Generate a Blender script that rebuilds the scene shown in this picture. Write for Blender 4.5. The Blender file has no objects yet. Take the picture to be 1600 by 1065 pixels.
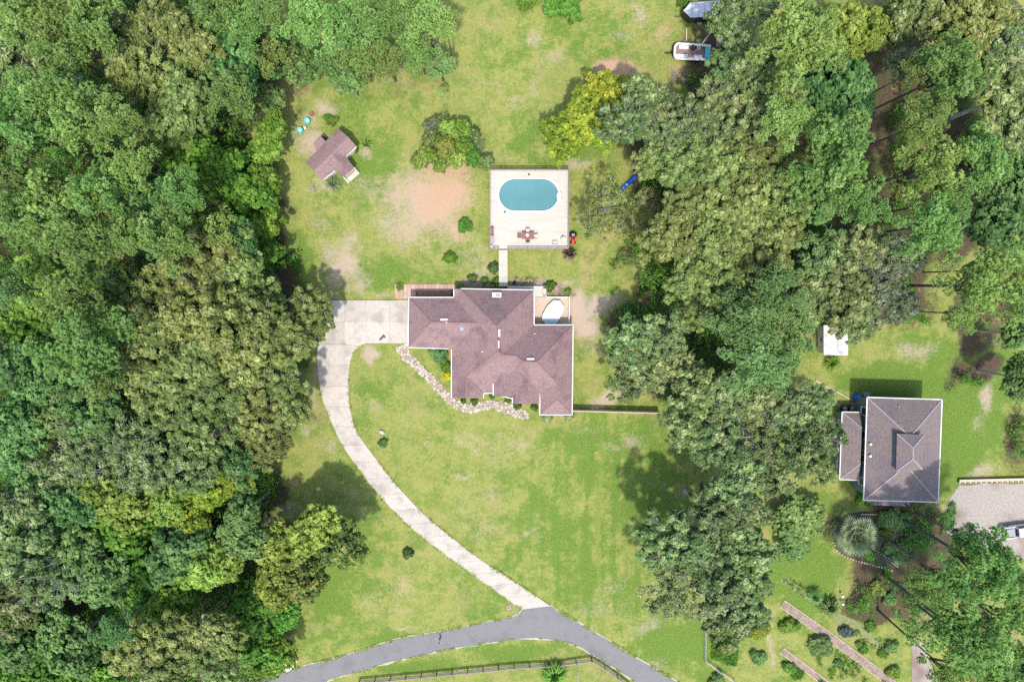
import bpy, bmesh, math, random
import numpy as np
from mathutils import Vector, Matrix

# ------------------------------------------------------------------ camera, sky, sun, exposure
SC = bpy.context.scene
COL = SC.collection
CAM_H = 107.0                      # height of the drone over the lawn, metres
TILT = math.radians(4.42)          # the drone camera looks slightly south of straight down
cam_d = bpy.data.cameras.new('camera'); cam = bpy.data.objects.new('camera', cam_d); COL.objects.link(cam)
cam.location = (0, 0, CAM_H); cam.rotation_euler = (-TILT, 0, 0)
cam_d.lens = 24.0; cam_d.sensor_width = 36.0; cam_d.sensor_fit = 'HORIZONTAL'
cam_d.clip_start = 0.5; cam_d.clip_end = 3000
SC.camera = cam

SUN_EL = math.radians(67)
SUN_AZ = math.radians(178)         # clockwise from +Y
world = bpy.data.worlds.new('World'); SC.world = world; world.use_nodes = True
wn = world.node_tree
sky = wn.nodes.new('ShaderNodeTexSky'); sky.sky_type = 'NISHITA'; sky.sun_disc = False
sky.sun_elevation = SUN_EL; sky.sun_rotation = SUN_AZ
sky.air_density = 1.0; sky.dust_density = 2.0; sky.ozone_density = 1.0
bgn = wn.nodes['Background']; wn.links.new(sky.outputs[0], bgn.inputs[0]); bgn.inputs[1].default_value = 0.15
sun_d = bpy.data.lights.new('sun', 'SUN'); sun = bpy.data.objects.new('sun', sun_d); COL.objects.link(sun)
sun_d.energy = 2.0; sun_d.angle = math.radians(2.2); sun_d.color = (1.0, 0.955, 0.89)
_sd = Vector((math.sin(SUN_AZ)*math.cos(SUN_EL), math.cos(SUN_AZ)*math.cos(SUN_EL), math.sin(SUN_EL)))
sun.rotation_euler = _sd.to_track_quat('Z', 'Y').to_euler(); sun.location = (40, -80, 160)
vs = SC.view_settings
vs.view_transform = 'Standard'; vs.look = 'None'; vs.exposure = 1.13; vs.gamma = 1.0; vs.use_curve_mapping = False
SC.cycles.use_denoising = False
SC.cycles.max_bounces = 6; SC.cycles.diffuse_bounces = 4; SC.cycles.glossy_bounces = 1; SC.cycles.transmission_bounces = 2
SC.cycles.caustics_reflective = False; SC.cycles.caustics_refractive = False
SC.cycles.use_adaptive_sampling = True; SC.cycles.adaptive_threshold = 0.02

# ------------------------------------------------------------------ measuring: photograph pixel (1600 x 1065) at height z -> world
FPX = 1600*24.0/36.0
def P(px, py, z=0.0):
    dx, dy, dz = (px-800)/FPX, -(py-532.5)/FPX, -1.0
    c, s = math.cos(-TILT), math.sin(-TILT)
    y = dy*c - dz*s; zz = dy*s + dz*c
    t = (z - CAM_H)/zz
    return Vector((dx*t, y*t, z))
def P2(px, py, z=0.0):
    p = P(px, py, z); return (p.x, p.y)

RNG = random.Random(7)

# ------------------------------------------------------------------ materials
def _new(name):
    m = bpy.data.materials.new(name); m.use_nodes = True
    nt = m.node_tree; return m, nt, nt.nodes['Principled BSDF']
def c4(c): return (c[0], c[1], c[2], 1)
MATS = {}
def pm(name, c1, c2=None, scale=3.0, rough=0.8, spec=0.3, bump=0.0, detail=6, contrast=(0.35, 0.65), metal=0.0, stretch=None, rand=0.0, c3=None, scale3=0.4):
    """procedural material: two colours through noise (and a third through a broader noise), with fine relief"""
    if name in MATS: return MATS[name]
    m, nt, b = _new(name); N, L = nt.nodes, nt.links
    b.inputs['Roughness'].default_value = rough; b.inputs['Specular IOR Level'].default_value = spec; b.inputs['Metallic'].default_value = metal
    if c2 is None: c2 = tuple(x*0.86 for x in c1)
    tc = N.new('ShaderNodeTexCoord'); mp = N.new('ShaderNodeMapping'); L.new(tc.outputs['Object'], mp.inputs[0])
    if stretch: mp.inputs['Scale'].default_value = stretch
    nz = N.new('ShaderNodeTexNoise'); nz.inputs['Scale'].default_value = scale; nz.inputs['Detail'].default_value = detail; nz.inputs['Roughness'].default_value = 0.65
    L.new(mp.outputs[0], nz.inputs['Vector'])
    cr = N.new('ShaderNodeValToRGB'); cr.color_ramp.elements[0].position, cr.color_ramp.elements[1].position = contrast
    cr.color_ramp.elements[0].color = c4(c1); cr.color_ramp.elements[1].color = c4(c2); L.new(nz.outputs['Fac'], cr.inputs[0])
    out = cr.outputs[0]
    if c3 is not None:
        n3 = N.new('ShaderNodeTexNoise'); n3.inputs['Scale'].default_value = scale3; n3.inputs['Detail'].default_value = 5; L.new(mp.outputs[0], n3.inputs['Vector'])
        r3 = N.new('ShaderNodeMapRange'); r3.inputs[1].default_value = 0.5; r3.inputs[2].default_value = 0.68; L.new(n3.outputs['Fac'], r3.inputs[0])
        mx = N.new('ShaderNodeMixRGB'); L.new(r3.outputs[0], mx.inputs[0]); L.new(out, mx.inputs[1]); mx.inputs[2].default_value = c4(c3); out = mx.outputs[0]
    if rand:
        oi = N.new('ShaderNodeObjectInfo'); hv = N.new('ShaderNodeHueSaturation'); mr = N.new('ShaderNodeMapRange')
        mr.inputs[3].default_value = 1-rand; mr.inputs[4].default_value = 1+rand; L.new(oi.outputs['Random'], mr.inputs[0]); L.new(mr.outputs[0], hv.inputs['Value'])
        L.new(out, hv.inputs['Color']); out = hv.outputs[0]
    L.new(out, b.inputs['Base Color'])
    if bump:
        bp = N.new('ShaderNodeBump'); bp.inputs['Strength'].default_value = bump; bp.inputs['Distance'].default_value = 0.05
        L.new(nz.outputs['Fac'], bp.inputs['Height']); L.new(bp.outputs[0], b.inputs['Normal'])
    MATS[name] = m; return m

def roofmat(name, *a, **k):
    """shingles: the noise of pm, crossed by faint courses at equal heights and by streaks that run down the slopes"""
    m = pm(name, *a, **k); nt = m.node_tree; N, L = nt.nodes, nt.links; b = N['Principled BSDF']; src = b.inputs['Base Color'].links[0].from_socket
    tc = N.new('ShaderNodeTexCoord'); sp = N.new('ShaderNodeSeparateXYZ'); L.new(tc.outputs['Object'], sp.inputs[0])
    nz = N.new('ShaderNodeTexNoise'); nz.inputs['Scale'].default_value = 1.3; nz.inputs['Detail'].default_value = 8; L.new(tc.outputs['Object'], nz.inputs['Vector'])
    ad = N.new('ShaderNodeMath'); ad.operation = 'MULTIPLY_ADD'; ad.inputs[1].default_value = .22; L.new(nz.outputs['Fac'], ad.inputs[0]); L.new(sp.outputs['Z'], ad.inputs[2])
    mu = N.new('ShaderNodeMath'); mu.operation = 'MULTIPLY'; mu.inputs[1].default_value = 26.0; L.new(ad.outputs[0], mu.inputs[0])
    sn = N.new('ShaderNodeMath'); sn.operation = 'SINE'; L.new(mu.outputs[0], sn.inputs[0])
    n2 = N.new('ShaderNodeTexNoise'); n2.inputs['Scale'].default_value = 2.6; n2.inputs['Detail'].default_value = 7; n2.inputs['Roughness'].default_value = .75; L.new(tc.outputs['Object'], n2.inputs['Vector'])
    mr = N.new('ShaderNodeMapRange'); mr.inputs[1].default_value = .32; mr.inputs[2].default_value = .68; mr.inputs[3].default_value = .74; mr.inputs[4].default_value = 1.22; L.new(n2.outputs['Fac'], mr.inputs[0])
    m2 = N.new('ShaderNodeMath'); m2.operation = 'MULTIPLY_ADD'; m2.inputs[1].default_value = .05; L.new(sn.outputs[0], m2.inputs[0]); L.new(mr.outputs[0], m2.inputs[2])
    hv = N.new('ShaderNodeHueSaturation'); L.new(src, hv.inputs['Color']); L.new(m2.outputs[0], hv.inputs['Value']); L.new(hv.outputs[0], b.inputs['Base Color'])
    return m
def leafmat(name, dark, light, hi=None, trans=0.25, rough=0.5, spec=0.3, jitter=0.22):
    """leaf material: the mesh attribute 'tint' runs from dark to light: random leaf tone, plus shade painted low on leaf clumps and light on their tops, trees differ a little from one another"""
    if name in MATS: return MATS[name]
    m, nt, b = _new(name); N, L = nt.nodes, nt.links
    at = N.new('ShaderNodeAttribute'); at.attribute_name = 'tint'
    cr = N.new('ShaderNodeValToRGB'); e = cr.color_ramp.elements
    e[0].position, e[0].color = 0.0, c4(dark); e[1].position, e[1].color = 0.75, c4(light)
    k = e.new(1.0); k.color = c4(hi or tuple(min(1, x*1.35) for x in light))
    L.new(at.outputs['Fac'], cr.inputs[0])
    oi = N.new('ShaderNodeObjectInfo'); hv = N.new('ShaderNodeHueSaturation')
    mr = N.new('ShaderNodeMapRange'); mr.inputs[3].default_value = 1-jitter; mr.inputs[4].default_value = 1+jitter
    L.new(oi.outputs['Random'], mr.inputs[0]); L.new(mr.outputs[0], hv.inputs['Value'])
    m2 = N.new('ShaderNodeMath'); m2.operation = 'MULTIPLY'; m2.inputs[1].default_value = 7.31; L.new(oi.outputs['Random'], m2.inputs[0])
    m3 = N.new('ShaderNodeMath'); m3.operation = 'FRACT'; L.new(m2.outputs[0], m3.inputs[0])
    mr2 = N.new('ShaderNodeMapRange'); mr2.inputs[3].default_value = 0.488; mr2.inputs[4].default_value = 0.535
    L.new(m3.outputs[0], mr2.inputs[0]); L.new(mr2.outputs[0], hv.inputs['Hue'])
    L.new(cr.outputs[0], hv.inputs['Color'])
    b.inputs['Roughness'].default_value = rough; b.inputs['Specular IOR Level'].default_value = spec
    L.new(hv.outputs[0], b.inputs['Base Color'])
    tr = N.new('ShaderNodeBsdfTranslucent'); L.new(hv.outputs[0], tr.inputs['Color'])
    mx = N.new('ShaderNodeMixShader'); mx.inputs[0].default_value = trans
    L.new(b.outputs[0], mx.inputs[1]); L.new(tr.outputs[0], mx.inputs[2])
    L.new(mx.outputs[0], N['Material Output'].inputs['Surface'])
    MATS[name] = m; return m

# ------------------------------------------------------------------ mesh building
class MB:
    def __init__(s): s.v = []; s.f = []
    def add(s, vs, fs):
        o = len(s.v); s.v += [tuple(x) for x in vs]; s.f += [tuple(i+o for i in f) for f in fs]; return s
    def box(s, c, d, rz=0.0, rx=0.0):
        x, y, z = d[0]/2, d[1]/2, d[2]/2
        M = Matrix.Rotation(rz, 3, 'Z') @ Matrix.Rotation(rx, 3, 'X')
        vs = [M @ Vector((sx*x, sy*y, sz*z)) + Vector(c) for sx, sy, sz in
              ((-1,-1,-1),(1,-1,-1),(1,1,-1),(-1,1,-1),(-1,-1,1),(1,-1,1),(1,1,1),(-1,1,1))]
        return s.add(vs, [(0,3,2,1),(4,5,6,7),(0,1,5,4),(1,2,6,5),(2,3,7,6),(3,0,4,7)])
    def bbox(s, c, d, rz=0.0, b=0.03):
        """box with its top edges chamfered"""
        x, y = d[0]/2, d[1]/2; z0, z1 = -d[2]/2, d[2]/2
        M = Matrix.Rotation(rz, 3, 'Z'); b = min(b, x*.9, y*.9, d[2]*.45)
        ring = lambda i, z: [M @ Vector((sx*(x-i), sy*(y-i), z)) + Vector(c) for sx, sy in ((-1,-1),(1,-1),(1,1),(-1,1))]
        vs = ring(0, z0) + ring(0, z1-b) + ring(b, z1)
        fs = [(3,2,1,0), (8,9,10,11)]
        for k in (0, 4):
            for i in range(4):
                j = (i+1) % 4; fs.append((k+i, k+j, k+4+j, k+4+i))
        return s.add(vs, fs)
    def prism(s, poly, z0, z1):
        n = len(poly); vs = [(p[0], p[1], z0) for p in poly] + [(p[0], p[1], z1) for p in poly]
        fs = [tuple(range(n-1, -1, -1)), tuple(range(n, 2*n))] + [(i, (i+1) % n, n+(i+1) % n, n+i) for i in range(n)]
        return s.add(vs, fs)
    def bar(s, a, b, w, h):
        """box from a to b, w wide, h high (top at the line)"""
        a, b = Vector(a), Vector(b); d = (b-a); L = d.length
        if L < 1e-5: return s
        d.normalize(); up = Vector((0,0,1)); sd = d.cross(up)
        if sd.length < 1e-4: sd = Vector((1,0,0))
        sd.normalize(); u = sd.cross(d); vs = []
        for q in (a, b):
            vs += [q - sd*w/2 - u*h, q + sd*w/2 - u*h, q + sd*w/2, q - sd*w/2]
        return s.add(vs, [(3,2,1,0),(4,5,6,7),(0,1,5,4),(1,2,6,5),(2,3,7,6),(3,0,4,7)])
    def tube(s, pts, rs, n=6, caps=True):
        pts = [Vector(p) for p in pts]; o = len(s.v); up = Vector((0.31, 0.21, 0.93)).normalized()
        for i, p in enumerate(pts):
            d = (pts[min(i+1, len(pts)-1)] - pts[max(i-1, 0)])
            if d.length < 1e-6: d = Vector((0,0,1))
            d.normalize(); sd = d.cross(up)
            if sd.length < 0.05: sd = d.cross(Vector((1,0,0)))
            sd.normalize(); u = sd.cross(d)
            for k in range(n):
                a = 2*math.pi*k/n; s.v.append(tuple(p + (sd*math.cos(a) + u*math.sin(a))*rs[i]))
        for i in range(len(pts)-1):
            for k in range(n):
                s.f.append((o+i*n+k, o+i*n+(k+1) % n, o+(i+1)*n+(k+1) % n, o+(i+1)*n+k))
        if caps:
            s.f.append(tuple(o+k for k in range(n-1, -1, -1))); s.f.append(tuple(o+(len(pts)-1)*n+k for k in range(n)))
        return s
    def lathe(s, c, prof, n=16, sx=1.0, sy=1.0, rz=0.0):
        """prof: list of (r, z) from bottom to top"""
        o = len(s.v)
        for r, z in prof:
            for k in range(n):
                a = 2*math.pi*k/n; x, y = r*math.cos(a)*sx, r*math.sin(a)*sy
                s.v.append((c[0]+x*math.cos(rz)-y*math.sin(rz), c[1]+x*math.sin(rz)+y*math.cos(rz), c[2]+z))
        for i in range(len(prof)-1):
            for k in range(n):
                s.f.append((o+i*n+k, o+i*n+(k+1) % n, o+(i+1)*n+(k+1) % n, o+(i+1)*n+k))
        s.f.append(tuple(o+k for k in range(n-1, -1, -1))); s.f.append(tuple(o+(len(prof)-1)*n+k for k in range(n)))
        return s
    def poly(s, pts): return s.add(pts, [tuple(range(len(pts)))])

WLOC = {}
def mesh_from(name, mb, mat, off=(0,0,0), smooth=False):
    me = bpy.data.meshes.new(name)
    v = np.array(mb.v, dtype=float) - np.array(off, dtype=float)
    me.from_pydata(v.tolist(), [], mb.f); me.update()
    if mat: me.materials.append(mat)
    if smooth:
        me.polygons.foreach_set('use_smooth', [True]*len(me.polygons))
    return me
def tag(o, label=None, cat=None, group=None, kind=None):
    if label: o['label'] = label
    if cat: o['category'] = cat
    if group: o['group'] = group
    if kind: o['kind'] = kind
    return o
def thing(name, label, cat, loc=(0,0,0), rz=0.0, group=None):
    o = bpy.data.objects.new(name, None); COL.objects.link(o); o.empty_display_size = 0.2
    o.location = loc; o.rotation_euler = (0, 0, rz); WLOC[o] = Vector(loc)
    return tag(o, label, cat, group)
def part(name, mb, mat, parent, local=True, smooth=False, label=None, kind=None):
    """one mesh object under parent; local=False: mb holds world coordinates and the root is unrotated"""
    root = parent
    while root.parent: root = root.parent
    off = (0,0,0) if local else WLOC[root]
    o = bpy.data.objects.new(name, mesh_from(name, mb, mat, off, smooth)); COL.objects.link(o); o.parent = parent
    if label: o['label'] = label
    if kind: o['kind'] = kind
    return o
def solo(name, mb, mat, label=None, cat=None, loc=(0,0,0), group=None, kind=None, smooth=False):
    """a thing (or a piece of the setting) that is one mesh; mb in world coordinates"""
    o = bpy.data.objects.new(name, mesh_from(name, mb, mat, loc, smooth)); COL.objects.link(o); o.location = loc; WLOC[o] = Vector(loc)
    return tag(o, label, cat, group, kind)
def inset(poly, d):
    """offset a simple polygon inwards by d (poly as list of 2-D points, either orientation)"""
    n = len(poly); A = sum(poly[i][0]*poly[(i+1) % n][1]-poly[(i+1) % n][0]*poly[i][1] for i in range(n))
    sg = 1 if A > 0 else -1; out = []
    for i in range(n):
        p0, p1, p2 = (Vector(poly[(i+k) % n][:2]) for k in (-1, 0, 1))
        e1 = (p1-p0).normalized(); e2 = (p2-p1).normalized()
        n1 = Vector((-e1.y, e1.x))*sg; n2 = Vector((-e2.y, e2.x))*sg
        b = n1+n2; k = d/max(0.35, (1+n1.dot(n2)))
        out.append((p1.x+b.x*k, p1.y+b.y*k))
    return out

M_WHITE = pm('white_paint', (.70,.69,.665), (.60,.59,.565), 3, rough=.55)
M_CONC = pm('pale_concrete', (.48,.43,.365), (.39,.345,.29), 1.6, rough=.9, bump=.1, rand=.07, c3=(.33,.295,.25), scale3=.55, detail=9, contrast=(.3,.7))
M_ASPH = pm('worn_asphalt', (.215,.210,.205), (.145,.141,.138), 7, rough=.95, bump=.4, c3=(.155,.150,.146), scale3=.5, detail=12, contrast=(.3,.7))
M_SANDV = pm('road_edge_sand', (.48,.42,.30), (.34,.33,.18), 3, rough=.95, contrast=(.4,.6))
M_SHING = roofmat('brown_pink_shingles', (.280,.188,.178), (.190,.124,.119), 5.0, rough=.95, bump=.25, detail=12, contrast=(.32,.68), c3=(.165,.107,.115), scale3=.35)
M_RIDGE = pm('terracotta_ridge_cap', (.29,.145,.115), (.20,.11,.10), 4, rough=.9)
M_SHING2 = roofmat('grey_brown_shingles', (.220,.178,.165), (.145,.115,.110), 5.0, rough=.95, bump=.25, detail=12, contrast=(.32,.68), c3=(.15,.125,.14), scale3=.35)
M_RIDGE2 = pm('light_ridge_cap', (.36,.32,.31), (.28,.25,.25), 4, rough=.9)
M_BRICKW = pm('tan_wall', (.42,.33,.25), (.34,.26,.20), 4, rough=.9)
M_TEAL = pm('grey_teal_siding', (.13,.20,.205), (.11,.17,.18), 3, rough=.7, stretch=(1,1,8))
M_CREAM = pm('cream_siding', (.66,.62,.50), (.58,.54,.43), 3, rough=.7)
M_GLASS = pm('window_glass', (.03,.04,.05), (.02,.03,.04), 2, rough=.06, spec=.6)
M_WOODL = pm('bleached_deck_wood', (.53,.50,.42), (.45,.42,.35), 1.5, rough=.9, stretch=(.5,6,1), detail=8, c3=(.46,.42,.35), scale3=.35, rand=.05)
M_WOODN = pm('honey_deck_wood', (.54,.43,.31), (.44,.345,.245), 2, rough=.8, stretch=(6,.6,1))
M_WOODB = pm('brown_weathered_wood', (.20,.15,.12), (.14,.105,.085), 4, rough=.9, stretch=(1,1,.4))
M_WOODG = pm('grey_weathered_wood', (.30,.245,.215), (.21,.17,.15), 4, rough=.95)
M_TIMB = pm('pale_landscape_timber', (.55,.44,.34), (.42,.32,.25), 3, rough=.9)
M_MULCH = pm('pink_brown_mulch', (.36,.275,.235), (.19,.125,.105), 4, rough=.95, bump=.6, contrast=(.35,.65), detail=10, c3=(.17,.16,.08), scale3=.9)
M_FLAG = pm('pale_flagstone', (.54,.455,.36), (.38,.305,.235), 1.1, rough=.9, bump=.1, contrast=(.3,.7), c3=(.56,.49,.41), scale3=1.0)
_m = M_FLAG.node_tree; _g = _m.nodes.new('ShaderNodeNewGeometry'); _h = _m.nodes.new('ShaderNodeHueSaturation'); _r = _m.nodes.new('ShaderNodeMapRange'); _b = _m.nodes['Principled BSDF']
_r.inputs[3].default_value = .55; _r.inputs[4].default_value = 1.05; _m.links.new(_g.outputs['Random Per Island'], _r.inputs[0]); _m.links.new(_r.outputs[0], _h.inputs['Value']); _m.links.new(_b.inputs['Base Color'].links[0].from_socket, _h.inputs['Color']); _m.links.new(_h.outputs[0], _b.inputs['Base Color'])
M_PAVER = pm('pink_brick_paver', (.48,.31,.245), (.38,.245,.20), 2.0, rough=.9, c3=(.52,.40,.32), scale3=.6, rand=.15)
M_GRAV = pm('pale_gravel', (.41,.37,.32), (.22,.185,.15), 3.5, rough=.98, bump=.5, detail=10, c3=(.21,.15,.125), scale3=.19, contrast=(.3,.7))
M_BARK = pm('brown_bark', (.145,.115,.095), (.085,.065,.055), 5, rough=.95, stretch=(1,1,.15), bump=.5)
M_BARKG = pm('grey_bark', (.38,.355,.325), (.24,.22,.20), 4, rough=.95, stretch=(1,1,.3))
M_BARKP = pm('silver_branch', (.50,.47,.44), (.36,.335,.31), 4, rough=.9)
M_BLACK = pm('black_plastic', (.018,.018,.02), (.012,.012,.013), 6, rough=.4)
M_DARK = pm('dark_grey_metal', (.07,.072,.078), (.05,.052,.056), 5, rough=.5)
M_GREY = pm('mid_grey_paint', (.30,.30,.31), (.25,.25,.26), 5, rough=.6)
M_RUB = pm('tyre_rubber', (.02,.02,.02), (.014,.014,.014), 8, rough=.8)
M_RED = pm('red_paint', (.55,.035,.03), (.45,.03,.025), 4, rough=.35, spec=.5)
M_BLUE = pm('vivid_blue_plastic', (.01,.13,.62), (.01,.10,.50), 4, rough=.35, spec=.5)
M_TURQ = pm('turquoise_plastic', (.09,.52,.58), (.07,.44,.50), 4, rough=.4)
M_TAN = pm('tan_vinyl', (.62,.53,.44), (.54,.45,.37), 4, rough=.6)
M_BRWN = pm('red_brown_wood', (.27,.115,.085), (.20,.085,.065), 4, rough=.6)
M_ALU = pm('brushed_aluminium', (.62,.64,.66), (.52,.54,.56), 5, rough=.35, metal=.7)
M_ROCK = pm('pale_rock', (.50,.46,.42), (.36,.33,.30), 3, rough=.9, bump=.4)
# ------------------------------------------------------------------ table of the trees: kind, crown centre and crown radius as measured on the photograph
TREES = []
def T(kind, *rows):
    for r in rows: TREES.append((kind,) + r)
# pines (bright) of the left woods
T('P', (28,22,40),(88,28,42),(150,36,44),(98,82,34),(104,158,46),(42,212,48),(138,206,40),(184,190,30),(352,14,40),(392,48,30),(362,150,32),
  (44,336,48),(108,326,54),(164,298,40),(138,384,46),(262,372,42),(196,366,28),(286,306,34),(346,362,28),(124,470,46),(138,540,56),(160,590,34),(14,262,40),(210,262,30),(28,148,30))
# pines of the top stand
T('P', (478,30,36),(524,48,42),(572,40,40),(622,28,42),(664,30,38),(602,98,34),(560,92,36),(652,84,26),(694,36,22),(424,88,32),(414,14,28),(642,66,30))
# pines on the right
T('P', (1243,66,58),(1475,118,54),(1436,106,26),(1443,193,36),(1297,250,62),(1226,188,36),(1446,264,48),(1530,250,44),(1452,352,48),(1486,312,36),(1350,328,28),(1318,306,30),(1534,446,60),(1498,490,32),(1586,420,22))
T('PD', (1204,452,46),(1158,506,46),(1232,496,42),(1182,562,48),(1216,546,40),(182,980,28),(12,452,32))
T('P', (1534,884,56),(1478,904,36),(1584,912,36),(1504,992,58),(1562,966,44),(1548,1034,46),(1478,1046,36),(1438,914,28))
T('PD', (1506,838,28),(1550,866,24))
T('K', (1332,52,42),(1400,34,32),(1446,14,28))
# olive oaks
T('O', (216,92,56),(258,44,34),(304,76,34),(286,164,46),(236,218,28),(308,414,52),(372,424,44),(250,470,42),(330,492,58),(392,492,44),(230,520,32),
  (226,566,36),(300,566,56),(372,566,52),(254,614,46),(332,632,52),(312,684,36),(394,642,40),(482,498,42),(436,528,46),(436,596,44),(448,644,32),(422,690,38),
  (216,1008,40),(282,1000,44),(258,1040,38),(342,988,34),(346,1044,34),(1506,40,56),(1226,148,28),(420,470,30))
T('O', (1062,262,46),(1016,246,26),(1122,266,52),(1176,254,46),(1214,302,46),(1144,334,52),(1082,318,40),(1042,374,40),(1102,394,52),(1172,384,52),(1222,366,34),(1132,446,46),(1072,440,34),(1092,484,30),(1210,418,32))
# thin-crowned olive tree by the pool deck
T('S', (944,322,52),(1008,316,28),(926,352,32),(978,352,32))
# live oaks with grey limbs
T('L', (18,106,46),(206,692,50),(142,704,44),(102,734,40),(236,728,36),(302,724,40),(34,794,40),(46,836,50),(62,894,54),(22,934,44),(104,900,34),
  (1002,152,28),(982,192,40),(1026,178,42),(1040,222,40),(1164,22,46),(1124,34,22),(1148,104,36),(1184,124,44),(1114,160,36),(1168,190,50),(1120,222,36),(1206,214,36),(1076,196,34))
T('L', (990,540,40),(1030,532,46),(992,582,44),(1050,574,46),(1092,604,36),(1080,660,44),(1132,622,40),(1182,622,46),(1232,644,44),(1272,622,30),(1122,692,46),(1192,692,50),(1250,702,44),(1286,684,34),(1152,752,46),(1214,740,40),(1280,732,26),
  (1102,802,46),(1162,792,38),(1042,842,52),(1102,862,50),(1162,862,46),(1052,922,48),(1122,922,50),(1172,904,34),(1132,968,40),(1168,952,32))
T('L', (1432,26,40),(1562,82,46),(1574,150,44),(1584,202,40),(1292,404,46),(1314,462,46),(1272,462,36),(1342,496,36),(1352,384,36),(1562,22,30),(1402,100,24))
T('W', (1362,442,44),(1402,404,38),(1402,478,30))
# dark broadleaves
T('D', (362,102,40),(330,40,34),(330,120,26),(236,312,28),(378,372,26),(202,456,34),(24,572,36),(72,604,32),(162,652,50),(110,644,40),(40,662,40),(18,706,36),(376,722,28),(62,762,40),(122,782,36),
  (132,862,36),(164,904,36),(282,862,40),(386,842,34),(382,800,28),(112,1002,44),(30,1010,34),(438,92,28),(472,100,32),(536,122,22),(420,152,24),(416,440,24),(1302,142,54),(1272,312,32),
  (1572,282,46),(1562,352,44),(1586,522,26),(1592,590,30),(1592,1048,24),(1590,40,24),(1340,540,1))
# vivid greens
T('G', (302,246,40),(352,268,30),(342,296,36),(384,304,30),(50,492,40),(192,822,48),(232,892,40),(272,924,34),(62,982,44),(152,1040,40),(92,1052,36),(392,942,38),(398,1000,38),(10,1058,22),(426,202,22),(416,232,24),(412,292,28),(416,350,26),(412,402,28),(402,742,24),(418,1024,32),(440,1014,24),(450,958,24),(282,456,1))
T('K', (60,440,36),(196,768,46),(272,772,34),(316,882,34),(356,872,30),(434,848,32),(492,828,40),(436,900,38))
T('B', (532,850,38),(480,904,36),(470,868,34))
T('Y', (882,216,36),(916,182,38),(954,150,32),(936,210,24),(972,148,18),(332,762,28),(300,806,26),(372,756,18))
TREES = [t for t in TREES if t[3] > 5]

KIND = {  # look, category, crown-centre height, total-height factor, radius factor, crown meshes, bark
 'P': ('bright green pine', 18.5), 'PD': ('bluish green pine', 17.0), 'O': ('olive green oak', 12.5), 'S': ('thin-crowned olive tree', 6.5),
 'L': ('grey-limbed live oak', 11.5), 'W': ('silvery half-bare oak', 11.0), 'D': ('dark green broadleaf tree', 9.5), 'G': ('vivid green leafy tree', 6.0),
 'K': ('light yellow-green tree', 9.0), 'B': ('brown-tinged green tree', 8.5), 'Y': ('yellow-leaved tree', 5.5)}
def tree_z(kind, px, py):
    z = KIND[kind][1]
    if kind == 'L' and 950 < px < 1300 and 500 < py < 990: z = 11.5 if py > 600 else 9.0
    if kind == 'P' and 400 < px < 720: z = 16.0 if py < 55 else 8.5
    if kind in 'KB' and 400 < px < 800: z = 8.5
    if kind in 'GD' and px > 390 and px < 480: z = 5.5
    if kind == 'Y' and px < 500: z = 9.0
    if kind == 'O' and 400 < px < 600: z = 7.5 if px > 460 else 9.0
    if kind == 'O' and 355 < px <= 400: z = 10.5
    if kind == 'P' and 330 < px < 400: z = 13.0
    if kind in 'GD' and 395 < px < 460: z = 4.2
    return z

# ------------------------------------------------------------------ ground sheet
def axis(lo, hi, step):
    a = list(np.arange(lo, hi+step/2, step))
    far = [12, 40, 120, 350, 900, 2000]
    return np.array([lo-f for f in reversed(far)] + a + [hi+f for f in far])
gx = axis(-92, 92, 0.45); gy = axis(-66, 60, 0.45)
GX, GY = np.meshgrid(gx, gy)
def vnoise(x, y, s, seed):
    r = np.random.RandomState(seed); g = r.rand(256, 256)
    u, v = x/s + 1000, y/s + 1000; i, j = np.floor(u).astype(int), np.floor(v).astype(int); fu, fv = u-i, v-j
    fu = fu*fu*(3-2*fu); fv = fv*fv*(3-2*fv); i0, j0, i1, j1 = i % 256, j % 256, (i+1) % 256, (j+1) % 256
    return (g[i0,j0]*(1-fu)+g[i1,j0]*fu)*(1-fv) + (g[i0,j1]*(1-fu)+g[i1,j1]*fu)*fv
WX = GX + 5*(vnoise(GX, GY, 4.0, 1)-.5) + 2*(vnoise(GX, GY, 1.3, 2)-.5)
WY = GY + 5*(vnoise(GX, GY, 4.0, 3)-.5) + 2*(vnoise(GX, GY, 1.3, 4)-.5)
def blot(rows):
    a = np.zeros_like(GX)
    for px, py, rx, ry, k in rows:
        x, y = P2(px, py); wf = 1.0 if min(rx, ry) > 30 else .45; d = np.sqrt(((GX+wf*(WX-GX)-x)/(rx*.1))**2 + ((GY+wf*(WY-GY)-y)/(ry*.1))**2)
        a = np.maximum(a, k*np.clip(1.35-d, 0, 1))
    return a
clay = blot([(684,302,74,62,.85),(690,296,52,52,.95),(706,322,34,44,.8),(694,266,44,16,.8),(660,320,40,36,.55),(960,106,34,20,1.5),(926,402,12,40,.5),(942,380,9,30,.45),(925,430,14,26,.5),(872,645,60,14,.35),(820,668,60,10,.3),
  (622,910,26,14,.4),(612,955,38,10,.4),(640,940,34,10,.3),(700,925,30,12,.28),(600,930,30,22,.25),(1545,478,60,60,.75),(1384,190,26,80,.9),(1378,120,18,40,.7),(1500,190,26,24,.8),
  (1380,862,22,14,.7),(1436,880,22,18,1.0),(1402,940,26,20,.55),(1440,965,20,14,.7),(1590,1000,26,18,.5),(1536,1050,26,40,.5),(640,130,70,18,.3),(690,70,26,40,.35),(625,105,26,14,.35),(456,140,30,18,.45),(930,95,30,14,.15),(1035,50,24,18,.6),(1060,108,30,14,.6),(1085,130,20,10,.6),(605,25,18,14,.2),(1310,560,12,16,.4)])
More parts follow.
